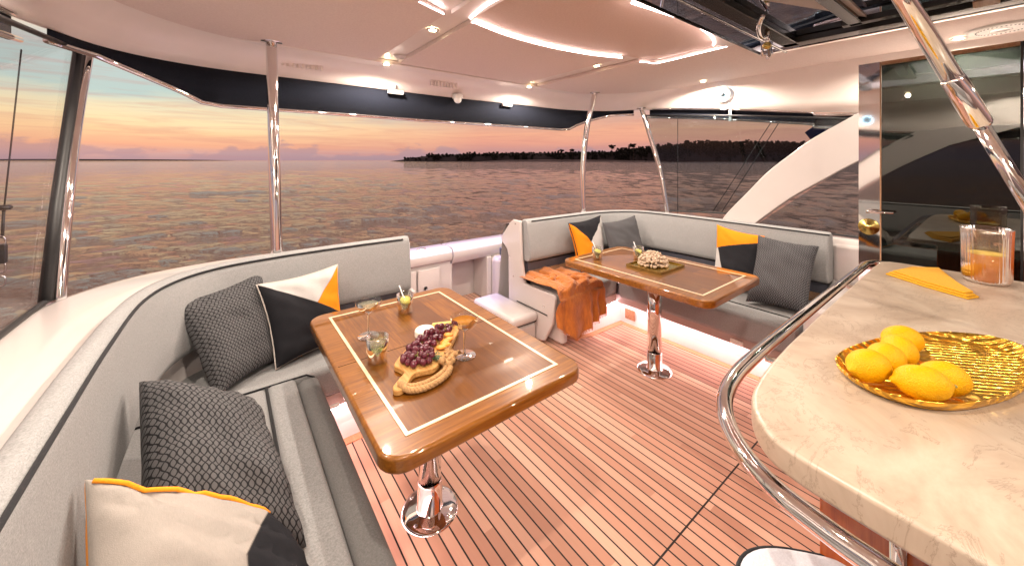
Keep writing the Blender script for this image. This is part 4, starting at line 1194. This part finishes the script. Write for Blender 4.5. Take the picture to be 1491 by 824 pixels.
# ------------------------------------------------------------------ grape board
bd = thing('serving_board', 'wooden serving board with short handle holding grapes and cheese', 'board', (.6, 1.3, TZ))
c0 = V((.612, 1.318)); 
ax = (V((.768, 1.475))-V((.50, 1.225))).normalized(); ay = V((-ax.y, ax.x))
def bp(a, b): q = c0+ax*a+ay*b; return (q.x, q.y)
outl = [(-.245, .018), (-.20, .020), (-.165, .020), (-.145, .045), (-.125, .075), (-.05, .082), (.12, .078), (.195, .066), (.20, .0), (.19, -.060), (.11, -.074), (-.05, -.080), (-.12, -.074), (-.145, -.042), (-.165, -.018), (-.20, -.018), (-.245, -.020), (-.262, 0)]
ob = [bp(*tuple(p)[:2]) for p in catmull([(a, b, 0) for a, b in outl], 4, True)]
bev(MB().prism(ob, TZ, TZ+.020).build('board', M['board'], bd), .005, 3)
BZ = TZ+.0205
rope = thing('rope_loop', 'twisted rope loop with frayed knot tied through the board handle', 'rope', (.58, 1.12, TZ))
rc = catmull([bp(-.236, .0)+(BZ+.006,), bp(-.245, -.035)+(TZ+.014,), bp(-.225, -.075)+(TZ+.011,), bp(-.18, -.110)+(TZ+.011,), bp(-.13, -.125)+(TZ+.011,), bp(-.095, -.122)+(TZ+.014,)], 12)
for ph in (0, PI*2/3, PI*4/3):
    pts = []
    for i, p in enumerate(rc):
        d = (rc[min(i+1, len(rc)-1)]-rc[max(i-1, 0)]).normalized(); a = V((0,0,1)); b = d.cross(a)
        g = ph+i*.75; pts.append(p+(a*math.cos(g)+b*math.sin(g))*.0052)
    MB().tube(pts, .0058, 8).build('strand', M['rope'], rope, True)
rc2 = catmull([bp(-.232, .0)+(BZ+.005,), bp(-.225, -.03)+(TZ+.013,), bp(-.20, -.065)+(TZ+.010,), bp(-.165, -.090)+(TZ+.010,), bp(-.125, -.105)+(TZ+.010,), bp(-.095, -.108)+(TZ+.014,)], 12)
for ph in (0, PI*2/3, PI*4/3):
    pts = []
    for i, p in enumerate(rc2):
        d = (rc2[min(i+1, len(rc2)-1)]-rc2[max(i-1, 0)]).normalized(); a = V((0,0,1)); b = d.cross(a)
        g = ph+i*.75; pts.append(p+(a*math.cos(g)+b*math.sin(g))*.0045)
    MB().tube(pts, .005, 8).build('strand', M['rope'], rope, True)
kn = MB(); rr = random.Random(8)
for k in range(26):
    a = rr.uniform(0, 6.28); q = bp(-.068+rr.uniform(-.028, .026), -.108+rr.uniform(-.018, .018))
    kn.sphere((q[0], q[1], TZ+.014+rr.uniform(0, .022)), rr.uniform(.008, .013), 8, 6)
for k in range(40):
    q = bp(-.05+rr.uniform(0, .02), -.105+rr.uniform(-.02, .02)); q2 = bp(-.028+rr.uniform(0, .02), -.100+rr.uniform(-.028, .028))
    kn.tube([(q[0], q[1], TZ+.02+rr.uniform(0, .015)), (q2[0], q2[1], TZ+.006+rr.uniform(0, .03))], .0018, 4)
kn.build('knot', M['rope'], rope, True)
def grapes(cs, label):
    q0 = bp(cs[0][0], cs[0][1])
    r = thing('grape_bunch', label, 'grapes', (q0[0], q0[1], BZ), 'bunches of dark grapes on the serving board')
    st_ = MB()
    proto = None; rr = random.Random(len(cs)); placed = []
    for (a, b, rad, cnt, hgt) in cs:
        for _ in range(cnt):
            for tr in range(40):
                an = rr.uniform(0, 6.28); q = rad*math.sqrt(rr.random()); aa = a+q*math.cos(an); bb = b+q*math.sin(an)
                z = .012+rr.random()*hgt*max(.1, 1-(q/rad)**2)
                P_ = V((*bp(aa, bb), BZ+z))
                if all((P_-o_).length > .0185 for o_ in placed): break
            else: continue
            placed.append(P_)
            if proto is None:
                proto = MB().sphere((0,0,0), .0118, 14, 10, (1, 1, 1.1)).build('grape', M['grape'], r, True, at=P_-origin(r)); g = proto
            else:
                g = proto.copy(); COL.objects.link(g); g.parent = r; g.location = P_-origin(r)
            g.rotation_euler = (rr.uniform(-.7, .7), rr.uniform(-.7, .7), 0)
            s = rr.uniform(.9, 1.12); g.scale = (s, s, s)
            st_.tube([P_+V((0,0,.002)), V((*bp(a, b), BZ+.022))], .0013, 5)
    st_.build('stem', M['stem'], r, True)
grapes([(-.085, .0, .055, 26, .030), (-.045, .035, .03, 8, .03)], 'front bunch of dark red grapes nearest the board handle')
grapes([(.045, .01, .048, 20, .032), (.125, -.012, .036, 12, .028)], 'rear bunch of dark red grapes beside the white cheese')
ch = thing('soft_cheese', 'white round of soft cheese behind the grapes', 'cheese', (*bp(.095, .052), BZ))
bev(MB().lathe([(0, .030), (.034, .030), (.040, .024), (.041, .004), (.038, 0)], seg=30).build('wheel', M['cheese'], ch, True, at=(0,0,0)), .002)
for k, (a, b, rz, lb) in enumerate(((.155, .045, .3, 'long cracker lying at the back left end of the board'), (.165, .022, .45, 'middle long cracker at the back end of the board'), (.18, -.005, .25, 'long cracker overlapping the right back corner of the board'))):
    o = MB().box(-.055, .055, -.012, .012, 0, .005).build('cracker', M['cracker'], None, False, at=(*bp(a, b), BZ+.004+.006*k))
    o.rotation_euler = (.1, .08, math.atan2(ay.y, ay.x)+rz); bev(o, .002); tag(o, lb, 'cracker', 'crackers at the back of the board')
rr = random.Random(2)
for k, lb in enumerate(('dried apricot nearest the grapes', 'dried apricot at the right board edge', 'dried apricot below the rear grape bunch', 'dried apricot between herb sprig and grapes', 'dried apricot on top of the small pile')):
    q = bp(.0+.022*k, -.052-.010*(k % 2)); o = MB().sphere((0,0,0), .016, 12, 8, (1.25, .9, .45)).build('dried_apricot', M['apricot'], None, True, at=(q[0], q[1], BZ+.008+.006*(k == 4)))
    o.rotation_euler = (0, 0, rr.uniform(0, 3)); tag(o, lb, 'apricot', 'dried apricots on the serving board')
def herb(a, b, lb, n=60, s=.03):
    q = bp(a, b); mb = MB(); rr = random.Random(int(a*1000)+9)
    for k in range(n):
        p = V((q[0]+rr.gauss(0, s*.4), q[1]+rr.gauss(0, s*.4), BZ+.006+abs(rr.gauss(0, .008))))
        u = V((rr.gauss(0,1), rr.gauss(0,1), rr.gauss(0,.5))).normalized()*.006; w = u.cross(V((0,0,1))).normalized()*.0025
        mb.add([p-u, p+w, p+u, p-w], [(0,1,2,3)])
    tag(mb.build('herb_sprig', M['herb']), lb, 'herb', 'green herb sprigs on the serving board')
herb(-.075, -.058, 'herb sprig beside the apricots near the board handle', 110)
herb(.185, -.02, 'herb sprig at the far end of the board on the crackers', 70, .022)
herb(.06, .045, 'herb sprig tucked between grapes and cheese', 50, .02)

# ------------------------------------------------------------------ coral tray
tr = thing('brass_tray', 'small square antique brass tray under the coral', 'tray', (2.36, 1.43, TZ))
MB().box(-.145, .145, -.125, .125, 0, .006).build('plate', M['brass'], tr, False, at=(0,0,0))
mb = MB()
for a in ((-.15, .15, .125, .131), (-.15, .15, -.131, -.125), (-.151, -.145, -.125, .125), (.145, .151, -.125, .125)): mb.box(*a, 0, .016)
mb.build('rim', M['brass'], tr, False, at=(0,0,0))
tr.rotation_euler = (0, 0, .0)
co = thing('coral', 'pale branching coral ornament on the brass tray', 'ornament', (2.365, 1.45, TZ+.0065))
mb = MB(); rr = random.Random(11)
for k in range(190):
    a = rr.uniform(0, 2*PI); el = math.acos(rr.uniform(.02, 1)); R = .085*rr.uniform(.88, 1.08)
    d = V((math.sin(el)*math.cos(a)*1.15, math.sin(el)*math.sin(a)*1.1, math.cos(el)*1.0))
    e = d*R; e.z = max(.012, e.z)
    mb.tube([d*.03+V((0,0,.005)), d*.055+V((0,0,.004)), e], [.006, .0065, .0058], 7)
    mb.sphere(e, .0088*rr.uniform(.8, 1.15), 8, 6)
mb.build('branches', M['coral'], co, True, at=(0,0,0))

# ------------------------------------------------------------------ things on the counter
CZ = .9505
gt = thing('gold_tray', 'hammered gold leaf shaped tray holding lemons', 'tray', (1.33, .08, CZ))
to = catmull([(1.085, .185, 0), (1.13, .222, 0), (1.19, .232, 0), (1.28, .218, 0), (1.41, .178, 0), (1.52, .125, 0), (1.605, .060, 0), (1.645, -.005, 0), (1.62, -.05, 0), (1.53, -.062, 0), (1.34, -.045, 0), (1.18, .015, 0), (1.10, .07, 0), (1.072, .13, 0)], 6, True)
cen = V((1.33, .08, 0)); vs = []; fs = []; nn = len(to)
rings = [(1.0, .023), (.985, .024), (.965, .020), (.90, .010), (.84, .006), (.6, .005), (.3, .005), (.06, .005)]
for s, z in rings:
    for p in to:
        q = cen+(p-cen)*s; vs.append((q.x, q.y, CZ+z))
for i in range(len(rings)-1):
    for k in range(nn):
        l = (k+1)%nn; fs.append((i*nn+k, i*nn+l, (i+1)*nn+l, (i+1)*nn+k))
fs.append(tuple((len(rings)-1)*nn+k for k in range(nn)))
k0 = len(vs)
for s, z in [(1.0, .023), (.99, .015), (.93, .003), (.85, .0)]:
    for p in to: q = cen+(p-cen)*s; vs.append((q.x, q.y, CZ+z))
for i in range(3):
    for k in range(nn):
        l = (k+1)%nn; fs.append((k0+(i+1)*nn+k, k0+(i+1)*nn+l, k0+i*nn+l, k0+i*nn+k))
fs.append(tuple(k0+3*nn+k for k in range(nn))[::-1])
mesh('dish', vs, fs, M['gold'], gt, True)
def lemon_mesh():
    vs = []; fs = []; su, sv = 24, 18
    for i in range(sv+1):
        t = PI*i/sv; x = -math.cos(t)*.046; r = .0355*math.sin(t)**.9
        if i <= 2 : x -= .006*(1-i/3); r *= .8
        if i >= sv-2: x += .009*(1-(sv-i)/3); r *= .72
        for k in range(su):
            a = 2*PI*k/su; w = 1+.02*noise.noise(V((math.cos(a), math.sin(a), i*.3)))
            vs.append((x, r*w*math.cos(a), r*w*math.sin(a)))
    for i in range(sv):
        for k in range(su):
            l = (k+1)%su; fs.append((i*su+k, i*su+l, (i+1)*su+l, (i+1)*su+k))
    return vs, fs
lv, lf = lemon_mesh()
def lemon_first():
    r = thing('lemon', '', 'lemon', (0,0,0), 'lemons on the gold tray')
    recalc(mesh('peel', lv, lf, M['lemon'], r, True, at=(0,0,0)))
    MB().sphere((-.052, 0, 0), .0035, 8, 6).build('stem_end', M['stem'], r, True, at=(0,0,0))
    return r
LM = lemon_first(); LM['label'] = 'leftmost lemon at the tip of the gold tray'
LM.scale = (.94, .94, .94)
LM.location = (1.128, .168, CZ+.044); LM.rotation_euler = (0, .12, math.radians(150))
for loc, rz, ry, lb in (((1.205, .150, CZ+.042), 170, .05, 'lemon half hidden behind the two front lemons'),
                    ((1.283, .137, CZ+.042), 195, 0, 'lemon in the middle of the back row on the tray'),
                    ((1.362, .140, CZ+.043), 140, .1, 'rearmost lemon partly covered by the others'),
                    ((1.193, .062, CZ+.042), 138, .05, 'lemon lying furthest right on the gold tray'),
                    ((1.128, .088, CZ+.044), 118, .1, 'front lemon with its stem end towards the viewer')):
    l = dup(LM, loc, lb); l.rotation_euler = (0, ry, math.radians(rz))
# napkin
npk = thing('folded_napkin', 'folded bright yellow napkin beside the pitcher', 'napkin', (2.3, .15, CZ))
def nap(pts, z0, z1, nm):
    o = MB().prism(pts, z0, z1).build(nm, M['napkin'], npk)
    sb = o.modifiers.new('b', 'BEVEL'); sb.width = .0035; sb.segments = 3; return o
nap([(2.28, .285), (2.50, .235), (2.60, .15), (2.30, .075), (2.16, .028), (2.10, .052), (2.17, .16)], CZ, CZ+.006, 'layer')
nap([(2.29, .275), (2.48, .228), (2.56, .15), (2.32, .085), (2.15, .036), (2.11, .055), (2.18, .16)], CZ+.0065, CZ+.013, 'layer')
nap([(2.30, .265), (2.46, .220), (2.50, .16), (2.33, .10), (2.17, .042), (2.125, .060), (2.19, .155)], CZ+.0135, CZ+.019, 'layer')
# pitcher
pt = thing('pitcher', 'ribbed glass pitcher half full of orange lemonade', 'pitcher', (2.46, .015, CZ))
def ribbed(prof, c, seg=160, amp=.0005, spout=True):
    vs = []; fs = []
    for r, z in prof:
        for k in range(seg):
            a = 2*PI*k/seg; q = r+(amp*math.cos(a*40) if r > .03 else 0)
            if spout and z > .17:
                d = math.atan2(math.sin(a-2.9), math.cos(a-2.9)); q += .016*math.exp(-(d/.22)**2)*(z-.17)/.055
            vs.append((c[0]+q*math.cos(a), c[1]+q*math.sin(a), c[2]+z))
    for i in range(len(prof)-1):
        for k in range(seg):
            l = (k+1)%seg; fs.append((i*seg+k, i*seg+l, (i+1)*seg+l, (i+1)*seg+k))
    return vs, fs
v_, f_ = ribbed([(0, .006), (.056, .006), (.063, .02), (.064, .10), (.065, .17), (.066, .222), (.069, .224), (.070, .218), (.0685, .17), (.067, .10), (.066, .018), (.058, .001), (0, 0)], (0,0,0))
mesh('jug', v_, f_, M['frost'], pt, True, at=(0,0,0))
MB().lathe([(0, .008), (.054, .008), (.0615, .021), (.0625, .06), (.063, .116), (.060, .1175), (0, .118)], seg=60).build('lemonade', M['lemonade'], pt, True, at=(0,0,0))
MB().lathe([(0, .122), (.052, .121), (.057, .1185)], seg=40).build('foam', M['citrus'], pt, True, at=(0,0,0))
hp = catmull([(.064, -.022, .15), (.085, -.036, .145), (.094, -.04, .11), (.085, -.036, .07), (.063, -.022, .055)], 6)
MB().tube(hp, .007, 10).build('handle', M['frost'], pt, True, at=(0,0,0))

# ------------------------------------------------------------------ world
W = bpy.data.worlds.new('World'); S.world = W; W.use_nodes = True
nt = W.node_tree; nd = nt.nodes; lk = nt.links
bg = nd['Background']
def N(t, **k):
    n = nd.new(t)
    for a, v in k.items(): setattr(n, a, v)
    return n
def mth(op, a, b=0., c=0.):
    n = N('ShaderNodeMath', operation=op)
    for i, v in enumerate((a, b, c)):
        if isinstance(v, bpy.types.NodeSocket): lk.new(v, n.inputs[i])
        else: n.inputs[i].default_value = v
    return n.outputs[0]
tc = N('ShaderNodeTexCoord'); sp = N('ShaderNodeSeparateXYZ'); lk.new(tc.outputs['Generated'], sp.inputs[0])
mp = N('ShaderNodeMapping'); lk.new(tc.outputs['Generated'], mp.inputs[0]); mp.inputs['Scale'].default_value = (1, 1, 7)
nz = N('ShaderNodeTexNoise'); lk.new(mp.outputs[0], nz.inputs[0]); nz.inputs['Scale'].default_value = 3.2; nz.inputs['Detail'].default_value = 7; nz.inputs['Roughness'].default_value = .58; nz.inputs['Distortion'].default_value = .6
z = sp.outputs[2]
zz = mth('ADD', z, mth('MULTIPLY', mth('SUBTRACT', nz.outputs[0], .5), mth('MULTIPLY', mth('MINIMUM', mth('ABSOLUTE', z), .12), .9)))
def rampw(stops):
    r = N('ShaderNodeValToRGB'); e = r.color_ramp.elements
    while len(e) < len(stops): e.new(.5)
    for i, (p, c) in enumerate(stops): e[i].position = p; e[i].color = (*lin(c), 1)
    lk.new(mth('MAXIMUM', zz, 0.0), r.inputs[0]); return r.outputs[0]
warm = rampw([(0, (176, 144, 150)), (.014, (205, 162, 156)), (.028, (236, 172, 140)), (.055, (247, 203, 156)), (.085, (246, 222, 176)), (.11, (226, 218, 188)), (.14, (184, 204, 198)), (.19, (190, 200, 196)), (.27, (252, 214, 176)), (.5, (250, 208, 172)), (.75, (200, 170, 165)), (1, (190, 170, 172))])
cool = rampw([(0, (170, 135, 142)), (.02, (190, 142, 140)), (.045, (226, 158, 136)), (.075, (236, 172, 140)), (.10, (215, 165, 145)), (.14, (178, 165, 168)), (.2, (165, 158, 172)), (.3, (236, 198, 180)), (.6, (222, 185, 176)), (1, (185, 165, 170))])
# azimuth blend: warm towards the picture's left
dotn = N('ShaderNodeVectorMath', operation='DOT_PRODUCT'); lk.new(tc.outputs['Generated'], dotn.inputs[0])
aL = (FW[0]-FW[1]*1.15, FW[1]+FW[0]*1.15); q = math.hypot(*aL); dotn.inputs[1].default_value = (aL[0]/q, aL[1]/q, 0)
az = N('ShaderNodeMapRange'); lk.new(dotn.outputs['Value'], az.inputs[0]); az.inputs[1].default_value = .72; az.inputs[2].default_value = .98
mx = N('ShaderNodeMix', data_type='RGBA'); lk.new(az.outputs[0], mx.inputs[0]); lk.new(cool, mx.inputs[6]); lk.new(warm, mx.inputs[7])
# cloud streaks
mp2 = N('ShaderNodeMapping'); lk.new(tc.outputs['Generated'], mp2.inputs[0]); mp2.inputs['Scale'].default_value = (1, 1, 16)
n2 = N('ShaderNodeTexNoise'); lk.new(mp2.outputs[0], n2.inputs[0]); n2.inputs['Scale'].default_value = 4.5; n2.inputs['Detail'].default_value = 8; n2.inputs['Roughness'].default_value = .6; n2.inputs['Distortion'].default_value = 1
cr = N('ShaderNodeValToRGB'); lk.new(n2.outputs[0], cr.inputs[0]); cr.color_ramp.elements[0].position = .47; cr.color_ramp.elements[1].position = .66
mx2 = N('ShaderNodeMix', data_type='RGBA'); lk.new(mth('MULTIPLY', cr.outputs[0], .36), mx2.inputs[0]); lk.new(mx.outputs[2], mx2.inputs[6]); mx2.inputs[7].default_value = (*lin((205, 135, 125)), 1)
# low cumulus bank on the horizon
mp3 = N('ShaderNodeMapping'); lk.new(tc.outputs['Generated'], mp3.inputs[0]); mp3.inputs['Scale'].default_value = (1, 1, 2.2)
n3 = N('ShaderNodeTexNoise'); lk.new(mp3.outputs[0], n3.inputs[0]); n3.inputs['Scale'].default_value = 13; n3.inputs['Detail'].default_value = 6
n4 = N('ShaderNodeTexNoise'); lk.new(tc.outputs['Generated'], n4.inputs[0]); n4.inputs['Scale'].default_value = 3; n4.inputs['Detail'].default_value = 1
edge = mth('ADD', mth('MULTIPLY', mth('SUBTRACT', n3.outputs[0], .42), .10), mth('MULTIPLY', mth('SUBTRACT', n4.outputs[0], .42), .16))
cm = N('ShaderNodeMapRange'); lk.new(mth('SUBTRACT', edge, z), cm.inputs[0]); cm.inputs[1].default_value = -.002; cm.inputs[2].default_value = .006; cm.inputs[4].default_value = .6
mx3 = N('ShaderNodeMix', data_type='RGBA'); lk.new(cm.outputs[0], mx3.inputs[0]); lk.new(mx2.outputs[2], mx3.inputs[6]); mx3.inputs[7].default_value = (*lin((165, 140, 150)), 1)
sky = N('ShaderNodeTexSky', sky_type='NISHITA'); sky.sun_disc = False; sky.sun_elevation = math.radians(1); sky.sun_rotation = math.radians(-12)
ad = N('ShaderNodeMix', data_type='RGBA', blend_type='ADD'); ad.inputs[0].default_value = .003
lk.new(mx3.outputs[2], ad.inputs[6]); lk.new(sky.outputs[0], ad.inputs[7])
lk.new(ad.outputs[2], bg.inputs[0]); bg.inputs[1].default_value = .88

sun = bpy.data.lights.new('sun', 'SUN'); sun.energy = .3; sun.angle = math.radians(40); sun.color = (1, .72, .5)
so = bpy.data.objects.new('sun', sun); COL.objects.link(so)
sd = V((aL[0]*.5, aL[1]*.5, .9)).normalized(); so.rotation_euler = sd.to_track_quat('Z', 'Y').to_euler(); so.location = (-3, 8, 4)

# ------------------------------------------------------------------ camera
cd = bpy.data.cameras.new('camera'); cam = bpy.data.objects.new('camera', cd); COL.objects.link(cam)
cam.location = (0, 0, 1.45); cam.rotation_euler = (PI/2, 0, -math.atan(417/540))
cd.sensor_width = 36; cd.lens = 36*540/1491; cd.shift_y = -(412-233)/1491; cd.clip_start = .02; cd.clip_end = 60000
S.camera = cam
S.view_settings.view_transform = 'Standard'; S.view_settings.look = 'None'; S.view_settings.exposure = .34; S.view_settings.gamma = 1
S.render.engine = 'CYCLES'
S.cycles.max_bounces = 10; S.cycles.transparent_max_bounces = 16; S.cycles.glossy_bounces = 6
S.render.resolution_x = 1024; S.render.resolution_y = 565
